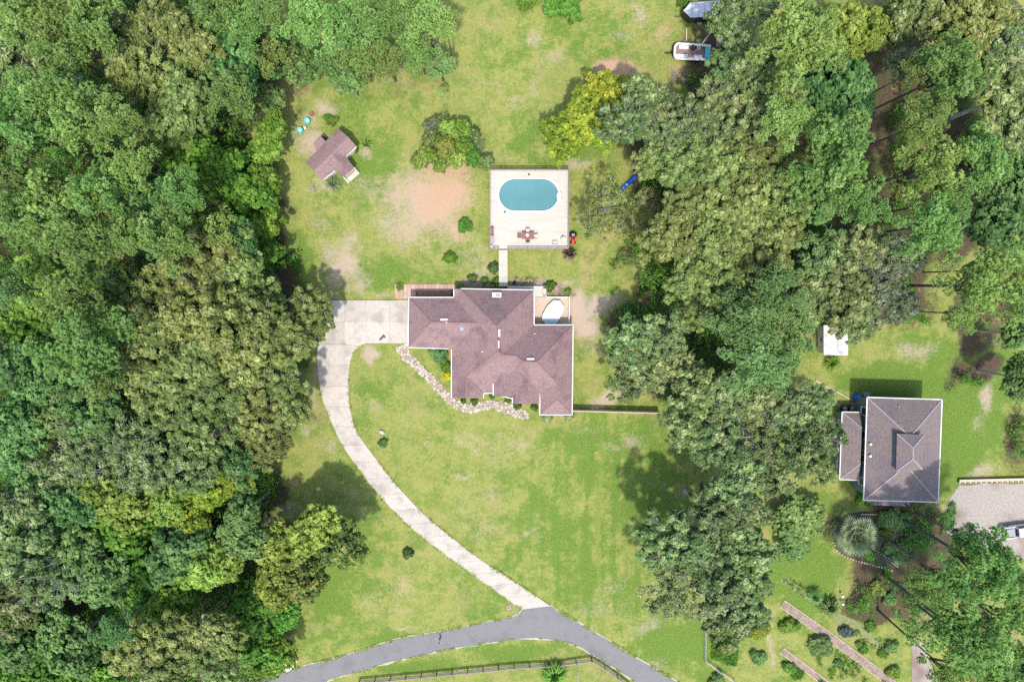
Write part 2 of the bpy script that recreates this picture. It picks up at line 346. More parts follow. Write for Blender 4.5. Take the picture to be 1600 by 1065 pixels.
sand = 1.12*blot([(662,316,84,66,.8),(530,405,36,40,.8),(642,320,46,40,.75),(630,360,40,22,.55),(655,290,30,30,.55),(700,362,36,22,.5),(530,396,32,26,.6),(518,430,16,44,.6),(500,470,14,10,.5),(510,162,22,14,.8),(492,226,38,24,.85),(474,190,24,18,.5),(515,285,22,14,.6),(565,235,10,14,.6),
  (582,552,16,10,.85),(572,560,14,14,.7),(580,630,20,18,.35),(488,610,7,60,.5),(908,486,24,40,1.2),(920,512,26,28,1.1),(940,476,28,18,1.0),(956,460,16,12,.7),(950,622,24,12,.8),(935,634,14,8,.7),(985,682,26,14,.55),(950,692,18,9,.45),(905,672,50,12,.3),
  (590,455,20,8,.55),(560,470,20,8,.45),(485,668,9,12,.6),(520,700,12,16,.45),(1010,980,30,14,.5),(1000,15,12,18,.6),(832,60,14,10,.5),(838,140,10,22,.45),(985,45,14,10,.3),
  (1432,548,36,16,.6),(1545,620,12,26,.7),(1535,740,30,14,.65),(1525,660,16,20,.45),(1200,880,6,60,.3),(1206,1000,6,60,.6),(1020,1040,30,16,.4),(640,690,10,6,.4),(745,820,60,30,.25),(770,690,40,40,.25),(700,620,26,14,.35),(800,255,60,6,.3),(895,255,30,12,.6),(860,440,50,8,.6),(760,425,22,16,.5),(740,440,20,8,.5),(1440,1040,14,50,.9),(1478,830,20,50,.7),(1000,260,26,12,.35),(586,1015,20,4,.6),(622,990,14,4,.8),(945,945,40,16,.3),(700,1015,60,5,.3)])
_rb = random.Random(77); _rows = []
for _ in range(120):                                   # worn and thin spots all over the mown grass
    _px, _py = _rb.uniform(430, 1050), _rb.uniform(20, 1000)
    if 620 < _px < 900 and 440 < _py < 640: continue
    _rows.append((_px, _py, _rb.uniform(6, 34), _rb.uniform(4, 18), _rb.uniform(.22, .52)))
sand = np.maximum(sand, blot(_rows[:75])); clay = np.maximum(clay, blot([(p, q, r1, r2, k*.75) for p, q, r1, r2, k in _rows[75:]]))
lush = blot([(1510,650,80,120,1.3),(1400,596,80,26,1.3),(1470,560,60,40,1.0),(1420,580,60,16,.9),(940,720,120,90,.5),(900,880,150,110,.5),(560,240,60,60,.5),(545,170,60,40,.45),(850,230,80,40,.6),(1250,900,60,90,.75),(1060,1000,110,60,.7),(840,1020,110,20,.7),(650,1040,80,14,.6),
  (520,880,80,140,.55),(740,450,90,14,.7),(620,430,60,20,.5),(940,640,60,10,.6),(1020,760,50,110,.8),(560,1000,70,20,.6),(600,600,40,20,.4),(470,420,20,60,.6),(900,60,120,60,.3),(930,390,8,12,.8),(1490,900,60,30,.4),(1230,1040,30,60,.5),(650,580,14,24,.7),(690,570,18,16,.8)])
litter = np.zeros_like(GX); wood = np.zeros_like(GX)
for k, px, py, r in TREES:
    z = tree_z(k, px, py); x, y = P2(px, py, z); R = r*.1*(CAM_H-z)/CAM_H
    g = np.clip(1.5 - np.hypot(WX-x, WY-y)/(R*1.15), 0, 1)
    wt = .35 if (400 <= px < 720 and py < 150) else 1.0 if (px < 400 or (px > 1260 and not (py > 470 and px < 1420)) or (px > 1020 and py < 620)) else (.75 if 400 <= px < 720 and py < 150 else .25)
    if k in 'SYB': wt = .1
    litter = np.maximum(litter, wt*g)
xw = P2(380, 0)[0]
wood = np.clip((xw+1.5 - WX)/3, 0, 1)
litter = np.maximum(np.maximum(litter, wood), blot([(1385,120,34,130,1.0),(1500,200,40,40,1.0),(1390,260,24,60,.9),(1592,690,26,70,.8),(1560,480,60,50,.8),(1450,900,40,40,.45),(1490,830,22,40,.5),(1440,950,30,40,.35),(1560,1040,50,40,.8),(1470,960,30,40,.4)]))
far = (np.maximum(np.abs(GX)-92, np.abs(GY+3)-63) > 0)
stripe = np.where((WX > 0) & (WX < 27) & (WY < -14) & (WY > -52), np.sin(GX*2*math.pi/1.9 + .8*np.sin(GY*.12))*.5+.5, .5)
for _x, _y0, _y1, _k in ((917,690,1000,-2.5),(936,690,1010,2.2),(905,760,960,1.5),(872,800,940,-1.2),(960,700,960,-1.3),(1230,560,640,1.0)):
    _a, _b = P2(_x, _y1), P2(_x, _y0); stripe = stripe + _k*np.exp(-((GX-_a[0]-.4*np.sin(GY*.2))/.38)**2)*((GY > _a[1]) & (GY < _b[1]))
def ground():
    ny, nx = GX.shape
    hz = np.where(far, 0, .05*(vnoise(GX, GY, 7.0, 9)-.5)) - .035
    V = np.stack([GX.ravel(), GY.ravel(), hz.ravel()], 1)
    idx = np.arange(ny*nx).reshape(ny, nx)
    F = np.stack([idx[:-1,:-1].ravel(), idx[:-1,1:].ravel(), idx[1:,1:].ravel(), idx[1:,:-1].ravel()], 1)
    me = bpy.data.meshes.new('ground')
    me.vertices.add(len(V)); me.vertices.foreach_set('co', V.ravel())
    me.loops.add(F.size); me.loops.foreach_set('vertex_index', F.ravel())
    me.polygons.add(len(F)); me.polygons.foreach_set('loop_start', np.arange(len(F))*4); me.polygons.foreach_set('loop_total', np.full(len(F), 4))
    me.polygons.foreach_set('use_smooth', np.ones(len(F), bool))
    me.update(); me.validate()
    for n, a in (('clay', clay), ('sand', sand), ('lush', lush), ('litter', litter), ('stripe', stripe)):
        t = me.attributes.new(n, 'FLOAT', 'POINT'); t.data.foreach_set('value', a.ravel().astype(np.float32))
    m, nt, b = _new('lawn_and_bare_soil'); N, L = nt.nodes, nt.links
    geo = N.new('ShaderNodeNewGeometry')
    def noise(s, d=6, r=.6):
        n = N.new('ShaderNodeTexNoise'); n.inputs['Scale'].default_value = s; n.inputs['Detail'].default_value = d; n.inputs['Roughness'].default_value = r
        L.new(geo.outputs['Position'], n.inputs['Vector']); return n.outputs['Fac']
    def math_(op, a, bb):
        n = N.new('ShaderNodeMath'); n.operation = op
        for i, v in enumerate((a, bb)):
            if isinstance(v, (int, float)): n.inputs[i].default_value = v
            else: L.new(v, n.inputs[i])
        return n.outputs[0]
    def rng_(v, a, bb, c=0., d=1.):
        n = N.new('ShaderNodeMapRange'); n.interpolation_type = 'SMOOTHSTEP'; L.new(v, n.inputs[0])
        for i, q in enumerate((a, bb, c, d)): n.inputs[i+1].default_value = q
        return n.outputs[0]
    def mix(f, a, bb):
        n = N.new('ShaderNodeMixRGB'); L.new(f, n.inputs[0])
        for i, v in ((1, a), (2, bb)):
            if isinstance(v, tuple): n.inputs[i].default_value = c4(v)
            else: L.new(v, n.inputs[i])
        return n.outputs[0]
    def attr(n_):
        n = N.new('ShaderNodeAttribute'); n.attribute_name = n_; return n.outputs['Fac']
    nb, nm, nf, nx_ = noise(.09, 4), noise(.55, 6, .65), noise(3.2, 5, .75), noise(.26, 5, .6)
    nv = noise(11.0, 3, .7); ns_ = noise(1.5, 6, .7)
    fine = math_('ADD', math_('MULTIPLY', nf, .6), math_('MULTIPLY', nv, .5))
    def lin(*t):
        o = None
        for v, k in t:
            q = math_('MULTIPLY', v, k); o = q if o is None else math_('ADD', o, q)
        return o
    A1, A2, B1, B2, C1 = noise(.11, 10, .64), noise(.17, 10, .66), noise(.36, 10, .68), noise(.62, 10, .70), noise(1.7, 9, .72)
    lu = attr('lush'); st = math_('SUBTRACT', attr('stripe'), .5)
    col = mix(rng_(lin((C1, .5), (B1, .5), (st, .06)), .44, .56), (.245,.255,.066), (.160,.212,.040))
    col = mix(rng_(lin((A1, .45), (B1, .35), (C1, .20), (lu, .16), (st, -.05)), .49, .60), col, (.092,.172,.020))
    col = mix(rng_(lin((B2, .50), (C1, .30), (nv, .20), (lu, -.07)), .525, .625, 0, .9), col, (.35,.285,.150))
    col = mix(rng_(lin((A2, .60), (C1, .25), (nv, .15), (lu, -.10)), .535, .64, 0, .7), col, (.31,.205,.125))
    col = mix(rng_(lin((B1, .3), (C1, .4), (nv, .3)), .57, .66, 0, .6), col, (.44,.36,.235))
    col = mix(rng_(nv, .30, .72, .0, .38), col, mix(rng_(nf, .4, .6), (.075,.100,.022), (.34,.31,.135)))
    nz = math_('ADD', math_('MULTIPLY', math_('SUBTRACT', ns_, .5), 1.3), math_('ADD', math_('MULTIPLY', math_('SUBTRACT', nf, .5), 1.1), math_('MULTIPLY', math_('SUBTRACT', nv, .5), .8)))
    def over(a, lo, hi, c):
        return rng_(math_('ADD', math_('MULTIPLY', attr(a), 1.0), nz), lo, hi)
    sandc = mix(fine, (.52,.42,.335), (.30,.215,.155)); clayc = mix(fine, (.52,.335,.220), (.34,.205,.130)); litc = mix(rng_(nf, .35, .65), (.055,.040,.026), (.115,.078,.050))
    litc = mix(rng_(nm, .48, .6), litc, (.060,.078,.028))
    def gate(a, f):  # nothing where the attribute is zero
        return math_('MULTIPLY', f, rng_(attr(a), .02, .25))
    col = mix(gate('sand', over('sand', .10, 1.15, 0)), col, sandc)
    col = mix(gate('clay', over('clay', .10, 1.2, 0)), col, clayc)
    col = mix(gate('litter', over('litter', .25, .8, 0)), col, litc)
    L.new(col, b.inputs['Base Color']); b.inputs['Roughness'].default_value = .95; b.inputs['Specular IOR Level'].default_value = .1
    bp = N.new('ShaderNodeBump'); bp.inputs['Strength'].default_value = .35; bp.inputs['Distance'].default_value = .12; L.new(nf, bp.inputs['Height']); L.new(bp.outputs[0], b.inputs['Normal'])
    me.materials.append(m)
    o = bpy.data.objects.new('ground', me); COL.objects.link(o); o['kind'] = 'structure'
ground()

# ------------------------------------------------------------------ road
ROAD_N = [(330,1082),(400,1066),(450.7,1046.5),(476,1039.6),(521.7,1028),(577.4,1011.7),(615.5,998.5),(666,990),(729.5,977.5),(800,963.6),(811,959),(816,952),(859.6,946),(901,970),(942,995),(987.6,1023),(1028,1046),(1055,1063),(1100,1092)]
ROAD_S = [(1030,1092),(992.6,1065),(972,1051),(942,1033),(911.5,1013),(884,1003),(858,998),(825,996.5),(800,999),(704,1013),(618,1032),(542,1053.5),(509,1064),(430,1092),(330,1110)]
def wob(pts, a, step=1.2):
    out = []
    for i in range(len(pts)-1):
        p, q = Vector(pts[i]), Vector(pts[i+1]); n = max(1, int((q-p).length/step)); d = (q-p).normalized(); nn = Vector((-d.y, d.x))
        for k in range(n): out.append(tuple(p.lerp(q, k/n) + nn*RNG.uniform(-a, a)*(1 if k else .3)))
    out.append(tuple(pts[-1])); return out
rn = [P2(*p) for p in ROAD_N]; rs = [P2(*p) for p in ROAD_S]
rpoly = wob(rn, .11, .7) + wob(rs, .13, .7)
solo('road', MB().prism(rpoly, -.06, .022), M_ASPH, kind='structure')
vpoly = wob([tuple(p) for p in inset(rn + rs, -.14)], .10)
solo('road_shoulder', MB().prism(vpoly, -.06, .006), M_SANDV, kind='structure')

# ------------------------------------------------------------------ concrete drive: every slab is a piece
def chaikin(pts, n=2):
    for _ in range(n):
        o = [pts[0]]
        for a, b in zip(pts[:-1], pts[1:]):
            o += [(a[0]*.75+b[0]*.25, a[1]*.75+b[1]*.25), (a[0]*.25+b[0]*.75, a[1]*.25+b[1]*.75)]
        pts = o + [pts[-1]]
    return pts
def resample(pts, n):
    P_ = [Vector(p) for p in pts]; d = [0]
    for a, b in zip(P_[:-1], P_[1:]): d.append(d[-1] + (b-a).length)
    out = []
    for k in range(n):
        t = d[-1]*k/(n-1); i = max(0, min(len(P_)-2, int(np.searchsorted(d, t)-1))); out.append(P_[i].lerp(P_[i+1], (t-d[i])/max(1e-6, d[i+1]-d[i])))
    return out
drive = bpy.data.objects.new('driveway', None); COL.objects.link(drive); drive['kind'] = 'structure'; WLOC[drive] = Vector((0,0,0))
Ledge = [P2(*p) for p in [(496,539),(495,563),(497.6,596),(504,626),(516.6,657),(534,695),(557,728),(582.5,763),(614,797),(636,819),(682.6,857),(737,896),(800,941),(816,951.4)]]
Redge = [P2(*p) for p in [(560,541),(549.5,554),(544.5,580),(544.5,614),(548,647),(558,677),(582.5,710),(615.5,753),(654.5,796),(681,819),(717,848),(755,877),(800,905),(859.6,945.6)]]
NS, SUB = 17, 5
La, Ra = resample(chaikin(Ledge), NS*SUB+1), resample(chaikin(Redge), NS*SUB+1)
for i in range(NS):
    a, b = La[i*SUB:(i+1)*SUB+1], Ra[i*SUB:(i+1)*SUB+1]
    poly = [(p.x, p.y) for p in a] + [(p.x, p.y) for p in reversed(b)]
    part('slab', MB().prism(inset(poly, .013), -.08, .045 + RNG.uniform(0, .008)), M_CONC, drive)
# parking pad beside the garage: a grid of slabs, its lower left corner running into the curve
xs = [505, 538, 572.3, 609, 637.6]; ys = [469, 502.5, 536]
for i in range(4):
    for j in range(2):
        q = [(xs[i], ys[j]), (xs[i+1], ys[j]), (xs[i+1], ys[j+1]), (xs[i], ys[j+1])]
        if i == 0: q[0] = (513, ys[j]) if j == 0 else (500, ys[j]); q[3] = (500, ys[1]) if j == 0 else (496, 538)
        if j == 1 and i == 0: q[2] = (538, 537.5)
        if j == 1 and i == 1: q = [(538,502.5),(572.3,502.5),(572.3,535.5),(560,540.6),(538,537.5)]
        part('slab', MB().prism(inset([P2(*p) for p in q], .010), -.08, .045 + RNG.uniform(0, .008)), M_CONC, drive)
part('slab', MB().prism(inset([P2(*p) for p in [(496,538.3),(538,537.8),(559.6,541),(549,549)]], .012), -.08, .047), M_CONC, drive)
part('slab', MB().prism(inset([P2(*p) for p in [(694,829),(702,836),(698,838),(690,832)]], .012), -.08, .040), M_CONC, drive)

# ------------------------------------------------------------------ flagstone path round the front of the house
fp = bpy.data.objects.new('flagstone_path', None); COL.objects.link(fp); fp['kind'] = 'structure'; WLOC[fp] = Vector((0,0,0))
CL = [(627,541,10),(631,550,9),(636,558,8.5),(648,568,7.5),(659,579,7),(671.6,590.6,6.5),(682,603,6.5),(694.4,617,7),(711,630,7),(733.6,638,8),(754,634,7),(770,631,7),(781,634,9),(801,641.5,10),(816,647,8),(825,650,4)]
cl = [(Vector(P2(a, b)), r*.086) for a, b, r in CL]
def band(pts, k=1.0):
    l, r = [], []
    for i, (p, w) in enumerate(pts):
        d = (pts[min(i+1, len(pts)-1)][0]-pts[max(i-1, 0)][0]).normalized(); n = Vector((-d.y, d.x)); l.append(tuple(p+n*w*k)); r.append(tuple(p-n*w*k))
    return l + r[::-1]
M_BED = pm('path_bed_sand', (.24,.185,.13), (.15,.13,.07), 5, rough=.95)
part('path_bed', MB().prism(wob(band(cl, 1.08), .06, .6), -.06, .012), M_BED, fp)
pts = []
for _ in range(9000):
    i = RNG.randrange(len(cl)-1); t = RNG.random(); p = cl[i][0].lerp(cl[i+1][0], t); w = cl[i][1]*(1-t)+cl[i+1][1]*t
    d = (cl[i+1][0]-cl[i][0]).normalized(); q = p + Vector((-d.y, d.x))*RNG.uniform(-.92, .92)*w
    if all((q-o).length > .37 for o in pts): pts.append(q)
stones = MB()
for p in pts:
    near = sorted(pts, key=lambda o: (o-p).length)[1:12]; a0 = RNG.uniform(0, 1.5); poly = [p + Vector((math.cos(a0+k*1.0472), math.sin(a0+k*1.0472)))*RNG.uniform(.24, .36) for k in range(6)]
    for o in near:                                     # cut the stone back from each neighbour, leaving a joint
        h = (o-p); nn = h.normalized(); lim = h.length/2 - .022; out = []
        for k in range(len(poly)):
            u, v = poly[k], poly[(k+1) % len(poly)]; du, dv = (u-p).dot(nn)-lim, (v-p).dot(nn)-lim
            if du <= 0: out.append(u)
            if (du < 0) != (dv < 0): out.append(u.lerp(v, du/(du-dv)))
        poly = out
        if len(poly) < 3: break
    if len(poly) >= 3: stones.prism([(q.x, q.y) for q in poly], -.02, .045+RNG.uniform(0, .03))
part('flagstones', stones, M_FLAG, fp, kind='stuff')

# ------------------------------------------------------------------ gravel yard at the neighbour's, garden mulch beds
solo('gravel_yard', MB().prism(wob([P2(*p) for p in [(1499,757),(1600,754),(1680,752),(1680,880),(1560,872),(1500,850),(1480,832),(1478,800),(1484,778)]], .25), -.05, .014), M_GRAV, kind='structure')
solo('gravel_track', MB().prism(wob([P2(*p) for p in [(1424,1000),(1446,1004),(1466,1066),(1470,1090),(1426,1090),(1424,1040)]], .25), -.05, .012), M_GRAV, kind='structure')
# ------------------------------------------------------------------ foliage meshes (unit crowns: radius about 1, centred on the crown centre)
def unit(r, n):
    v = r.normal(size=(n, 3)); return v/np.linalg.norm(v, axis=1, keepdims=True)
def leaf_mesh(name, C, Nrm, size, tint, asp=.6, tri=False, r=None):
    """C: leaf centres, Nrm: leaf normals, size: leaf half length; each leaf a bent rhombus (2 triangles) or one needle"""
    n = len(C); a = np.cross(Nrm, unit(r, n)); a /= np.maximum(1e-6, np.linalg.norm(a, axis=1, keepdims=True)); b = np.cross(Nrm, a)
    s = size[:, None]
    V = np.stack([C - a*s, C - b*s*asp + Nrm*s*.12, C + a*s, C + b*s*asp + Nrm*s*.12], 1).reshape(-1, 3)
    k = 4; F = np.arange(n*4)
    me = bpy.data.meshes.new(name)
    me.vertices.add(len(V)); me.vertices.foreach_set('co', V.astype(np.float32).ravel())
    me.loops.add(n*k); me.loops.foreach_set('vertex_index', F.astype(np.int32))
    me.polygons.add(n); me.polygons.foreach_set('loop_start', np.arange(n, dtype=np.int32)*k); me.polygons.foreach_set('loop_total', np.full(n, k, np.int32))
    me.update()
    t = me.attributes.new('tint', 'FLOAT', 'POINT'); t.data.foreach_set('value', np.repeat(np.clip(tint, 0, 1), k).astype(np.float32))
    return me
def needle_mesh(name, C, D, W, length, tint, r):
    """C: needle base, D: needle direction, W: half width"""
    n = len(C); s = np.cross(D, unit(r, n)*.45 + np.array([0, 0, 1.0])); s /= np.maximum(1e-6, np.linalg.norm(s, axis=1, keepdims=True))
    V = np.stack([C - s*W, C + s*W, C + D*length[:, None]], 1).reshape(-1, 3); k = 3
    me = bpy.data.meshes.new(name)
    me.vertices.add(len(V)); me.vertices.foreach_set('co', V.astype(np.float32).ravel())
    me.loops.add(n*k); me.loops.foreach_set('vertex_index', np.arange(n*k, dtype=np.int32))
    me.polygons.add(n); me.polygons.foreach_set('loop_start', np.arange(n, dtype=np.int32)*k); me.polygons.foreach_set('loop_total', np.full(n, k, np.int32))
    me.update()
    t = me.attributes.new('tint', 'FLOAT', 'POINT'); q = np.repeat(np.clip(tint, 0, 1), 3).reshape(-1, 3); q[:, :2] -= .10
    t.data.foreach_set('value', np.clip(q, 0, 1).ravel().astype(np.float32))
    return me
def lobes(r, n, zlo, rlo, rhi, flat):
    """points spread over an uneven dome"""
    k = np.arange(n)+.5; z = 1 - (1-zlo)*k/n; ph = k*2.39996 + r.uniform(0, 6.28) + r.normal(size=n)*.25
    s = np.sqrt(np.maximum(0, 1-z*z)); d = np.stack([s*np.cos(ph), s*np.sin(ph), z], 1)
    lump = 1 + .16*np.sin(ph*2 + r.uniform(0, 6)) + .12*np.sin(ph*3 + r.uniform(0, 6))
    return d*(r.uniform(rlo, rhi, n)*lump)[:, None]*np.array([1, 1, flat])
def crown_oak(name, seed, nl=44, ns=60, nk=7, flat=.62, lobe=(.17,.30), leaf=(.030,.055), gap=0.0, tall=.75):
    r = np.random.RandomState(seed); Lp = lobes(r, nl, -.1, .55, .92, flat)
    inner = lobes(r, nl//3, .0, .1, .5, flat); Lp = np.vstack([Lp, inner]); q = r.uniform(*lobe, len(Lp)); lt = r.uniform(.25, .75, len(Lp))
    if gap: keep = r.rand(len(Lp)) > gap; Lp, q, lt = Lp[keep], q[keep], lt[keep]
    d = unit(r, len(Lp)*ns).reshape(len(Lp), ns, 3); d[:, :, 2] = np.abs(d[:, :, 2])*1.0 - .25*(r.rand(len(Lp), ns) < .3)
    S = Lp[:, None] + d*(q[:, None]*r.uniform(.55, 1.12, (len(Lp), ns)))[:, :, None]*np.array([1, 1, tall])
    st = lt[:, None] + .55*(d[:, :, 2]-.45) + r.normal(size=d.shape[:2])*.13  # random lobe tone; light painted on sprigs facing up, shade on the sides
    S = S.reshape(-1, 3); D = d.reshape(-1, 3); st = st.ravel(); m = len(S)
    off = unit(r, m*nk)*np.repeat(r.uniform(.02, .055, m), nk)[:, None]
    C = np.repeat(S, nk, 0) + off; Nn = unit(r, m*nk)*.55 + np.repeat(D, nk, 0)*.45 + np.array([0, 0, .85]); Nn /= np.linalg.norm(Nn, axis=1, keepdims=True)
    return leaf_mesh(name, C, Nn, r.uniform(*leaf, m*nk), np.repeat(st, nk)+r.normal(size=m*nk)*.12, r=r), Lp
def crown_pine(name, seed, nl=30, nc=7, nt=13, nn=7, flat=.75, gap=.24):
    r = np.random.RandomState(seed); Lp = lobes(r, nl, -.2, .45, .98, flat); Lp = np.vstack([Lp, lobes(r, nl//3, .1, .1, .45, flat)]); Lp = Lp[r.rand(len(Lp)) > gap]
    ql = r.uniform(.13, .23, len(Lp)); lt = r.uniform(.46, .66, len(Lp))
    d = unit(r, len(Lp)*nc).reshape(-1, nc, 3); d[:, :, 2] *= .35
    Cc = (Lp[:, None] + d*ql[:, None, None]).reshape(-1, 3); ct = np.repeat(lt, nc) + r.normal(size=len(Cc))*.08; qc = r.uniform(.070, .115, len(Cc))
    d2 = unit(r, len(Cc)*nt).reshape(-1, nt, 3); d2[:, :, 2] = np.abs(d2[:, :, 2])*1.1 - .3
    Tt = (Cc[:, None] + d2*qc[:, None, None]).reshape(-1, 3); tt = (ct[:, None] + .42*(d2[:, :, 2]-.35)).ravel() + r.normal(size=len(Tt))*.06  # tuft colour carries painted shading: clump tops light, low sides dark
    m = len(Tt); dn = unit(r, m*nn)*.6 + np.repeat(d2.reshape(-1, 3), nn, 0)*.8 + np.array([0, 0, .25]); dn /= np.linalg.norm(dn, axis=1, keepdims=True)
    return needle_mesh(name, np.repeat(Tt, nn, 0), dn, .023, r.uniform(.045, .074, m*nn), np.repeat(tt, nn)+r.normal(size=m*nn)*.06, r), Lp
def limbs(seed, Lp, thick, base=-.55, twig=0, reach=.98, n=5):
    r = random.Random(seed); mb = MB()
    for p in Lp:
        p = Vector(p); b = Vector((p.x*.08, p.y*.08, base + max(0, p.z)*.25)); mid = b.lerp(p, .5) + Vector((r.uniform(-.08,.08), r.uniform(-.08,.08), .06))
        e = p*reach; mb.tube([b, mid, e], [thick, thick*.6, thick*.25], n, False)
        for _ in range(twig):
            t = p + Vector((r.uniform(-.22,.22), r.uniform(-.22,.22), r.uniform(.05,.24))); k = mid.lerp(p, r.uniform(.5, 1))
            mb.tube([k, k.lerp(t, .5)+Vector((r.uniform(-.03,.03), r.uniform(-.03,.03), .02)), t], [thick*.42, thick*.28, thick*.12], 4, False)
    return mb
def trunk_mb(seed, bend=.02):
    r = random.Random(seed); pts, rs = [], []
    for i in range(7):
        t = i/6; pts.append((bend*math.sin(3*t+seed)*t, bend*math.cos(2.3*t+seed)*t, t)); rs.append((.5+.5*(1-t)) * (1.35 if i == 0 else 1))
    return MB().tube(pts, rs, 8, False)

CR = {}
def reg(kind, i, mk, lmb): CR.setdefault(kind, []).append((mk, mesh_from('limbs', lmb, None)))
for i in range(4):
    me, Lp = crown_pine('pine_crown', 11+i*7, nl=(30, 24, 34, 27)[i], gap=(.22, .28, .24, .16)[i]); reg('P', i, me, limbs(i, Lp[::2], .022, -.75, n=4))
    k = (1.0, .76, 1.32, 1.1)[i]
    me, Lp = crown_oak('oak_crown', 31+i*5, nl=(104, 120, 80, 96)[i], ns=24, nk=7, lobe=(.085*k, .165*k), leaf=(.028*k, .052*k), gap=(.08, .14, .10, .2)[i], flat=(.62, .55, .7, .6)[i]); reg('O', i, me, limbs(i+9, Lp[::4], .020, twig=3, n=4))
    me, Lp = crown_oak('live_oak_crown', 51+i*5, nl=(92, 104, 76, 88)[i], ns=22, nk=7, lobe=(.08*k, .17*k), leaf=(.026*k, .048*k), gap=(.24, .30, .22, .36)[i], flat=(.62, .55, .7, .6)[i]); reg('L', i, me, limbs(i+19, Lp[::(2, 2, 3, 1)[i]], .016, twig=(4, 5, 3, 5)[i], reach=1.10, n=4))
for i in range(2):
    me, Lp = crown_oak('broadleaf_crown', 71+i*5, nl=60, ns=30, nk=6, flat=.8, lobe=(.12,.24), leaf=(.036,.062)); reg('D', i, me, limbs(i+29, Lp[::3], .02))
    me, Lp = crown_oak('leafy_crown', 91+i*5, nl=40, ns=30, nk=6, flat=.75, lobe=(.16,.30), leaf=(.05,.085)); reg('G', i, me, limbs(i+39, Lp[::3], .02))
me, Lp = crown_oak('thin_crown', 111, nl=34, ns=16, nk=5, flat=.4, lobe=(.10,.20), leaf=(.020,.034), gap=.35); reg('S', 0, me, limbs(49, Lp, .014, twig=3))
me, Lp = crown_oak('thin_crown', 117, nl=34, ns=16, nk=5, flat=.4, lobe=(.10,.20), leaf=(.020,.034), gap=.35); reg('S', 1, me, limbs(53, Lp, .014, twig=3))
me, Lp = crown_oak('half_bare_crown', 131, nl=46, ns=26, nk=6, flat=.62, lobe=(.12,.22), leaf=(.030,.05), gap=.2); reg('W', 0, me, limbs(59, Lp, .017, twig=9, reach=1.1))
TRUNKS = [mesh_from('trunk', trunk_mb(s), None) for s in (1, 2, 3)]

LEAF = {
 'P': leafmat('pine_needles', (.160,.250,.062), (.460,.615,.190), (.68,.78,.34), trans=.48, rough=.6, spec=.2, jitter=.16),
 'PD': leafmat('bluish_pine_needles', (.130,.230,.075), (.400,.585,.215), (.60,.73,.36), trans=.47, rough=.6, spec=.2, jitter=.14),
 'O': leafmat('olive_oak_leaves', (.090,.120,.026), (.265,.315,.088), (.43,.46,.175), trans=.38, rough=.65, spec=.15),
 'S': leafmat('thin_olive_leaves', (.08,.11,.02), (.215,.26,.065), (.33,.36,.12), trans=.3, rough=.65, spec=.15),
 'L': leafmat('live_oak_leaves', (.068,.110,.032), (.220,.285,.090), (.41,.45,.20), trans=.37, rough=.65, spec=.15),
 'W': leafmat('silvery_oak_leaves', (.06,.08,.035), (.17,.195,.085), (.33,.35,.22), trans=.25, rough=.6, spec=.2),
 'D': leafmat('dark_broad_leaves', (.060,.122,.030), (.180,.300,.082), (.29,.41,.13), trans=.35, rough=.6, spec=.2),
 'G': leafmat('vivid_leaves', (.050,.115,.012), (.170,.300,.036), (.28,.42,.07), trans=.38, rough=.6, spec=.2),
 'K': leafmat('yellow_green_leaves', (.100,.150,.018), (.320,.410,.070), (.48,.53,.13), trans=.4, rough=.6, spec=.2),
 'B': leafmat('brown_tinged_leaves', (.050,.088,.016), (.180,.240,.048), (.42,.37,.09), trans=.3, rough=.6, spec=.2),
 'Y': leafmat('yellow_leaves', (.12,.17,.018), (.32,.38,.038), (.53,.53,.06), trans=.38, rough=.6, spec=.2)}
MESHKIND = {'P': 'P', 'PD': 'P', 'O': 'O', 'S': 'S', 'L': 'L', 'W': 'W', 'D': 'D', 'G': 'G', 'K': 'D', 'B': 'D', 'Y': 'D'}
BARK = {'P': M_BARK, 'PD': M_BARK, 'O': M_BARKG, 'S': M_BARKP, 'L': M_BARKP, 'W': M_BARKP, 'D': M_BARKG, 'G': M_BARKG, 'K': M_BARKG, 'B': M_BARKG, 'Y': M_BARKG}
TNAME = {'P': 'pine_tree', 'PD': 'pine_tree', 'O': 'oak_tree', 'S': 'thin_crowned_tree', 'L': 'live_oak_tree', 'W': 'half_bare_oak_tree', 'D': 'broadleaf_tree', 'G': 'leafy_tree', 'K': 'broadleaf_tree', 'B': 'broadleaf_tree', 'Y': 'yellow_tree'}
def inst(name, me, mat, parent, scale=(1,1,1), loc=(0,0,0), rz=0.0, rx=0.0, ry=0.0):
    o = bpy.data.objects.new(name, me); COL.objects.link(o); o.parent = parent; o.location = loc; o.scale = scale; o.rotation_euler = (rx, ry, rz)
    if len(me.materials) == 0: me.materials.append(None)
    o.material_slots[0].link = 'OBJECT'; o.material_slots[0].material = mat
    return o
BANDS = [(60,'at the top edge'),(130,'level with the boat'),(200,'just above playhouse level'),(270,'level with the playhouse'),(345,'level with the big pool'),(420,'level with the patio table'),(500,'level with the parking pad'),
  (580,'level with the white shed'),(660,'level with the flagstone path'),(740,'level with the round lawn shrub'),(820,'level with the white pickup'),(900,'level with the fan palm'),(980,'level with the driveway mouth'),(2000,'at the bottom edge')]
def zone(px, py):
    if px < 400: return 'left woods'
    if px < 760: return 'top pine stand' if py < 140 else 'left woods edge'
    if px > 1380 and py > 800: return 'lower right pines'
    if px > 1260 and py < 600: return 'upper right woods'
    return 'right tree belt'
ORD = ['leftmost', 'second from left', 'third from left', 'fourth from left', 'fifth from left', 'sixth from left', 'seventh from left', 'eighth from left', 'ninth from left', 'tenth from left']
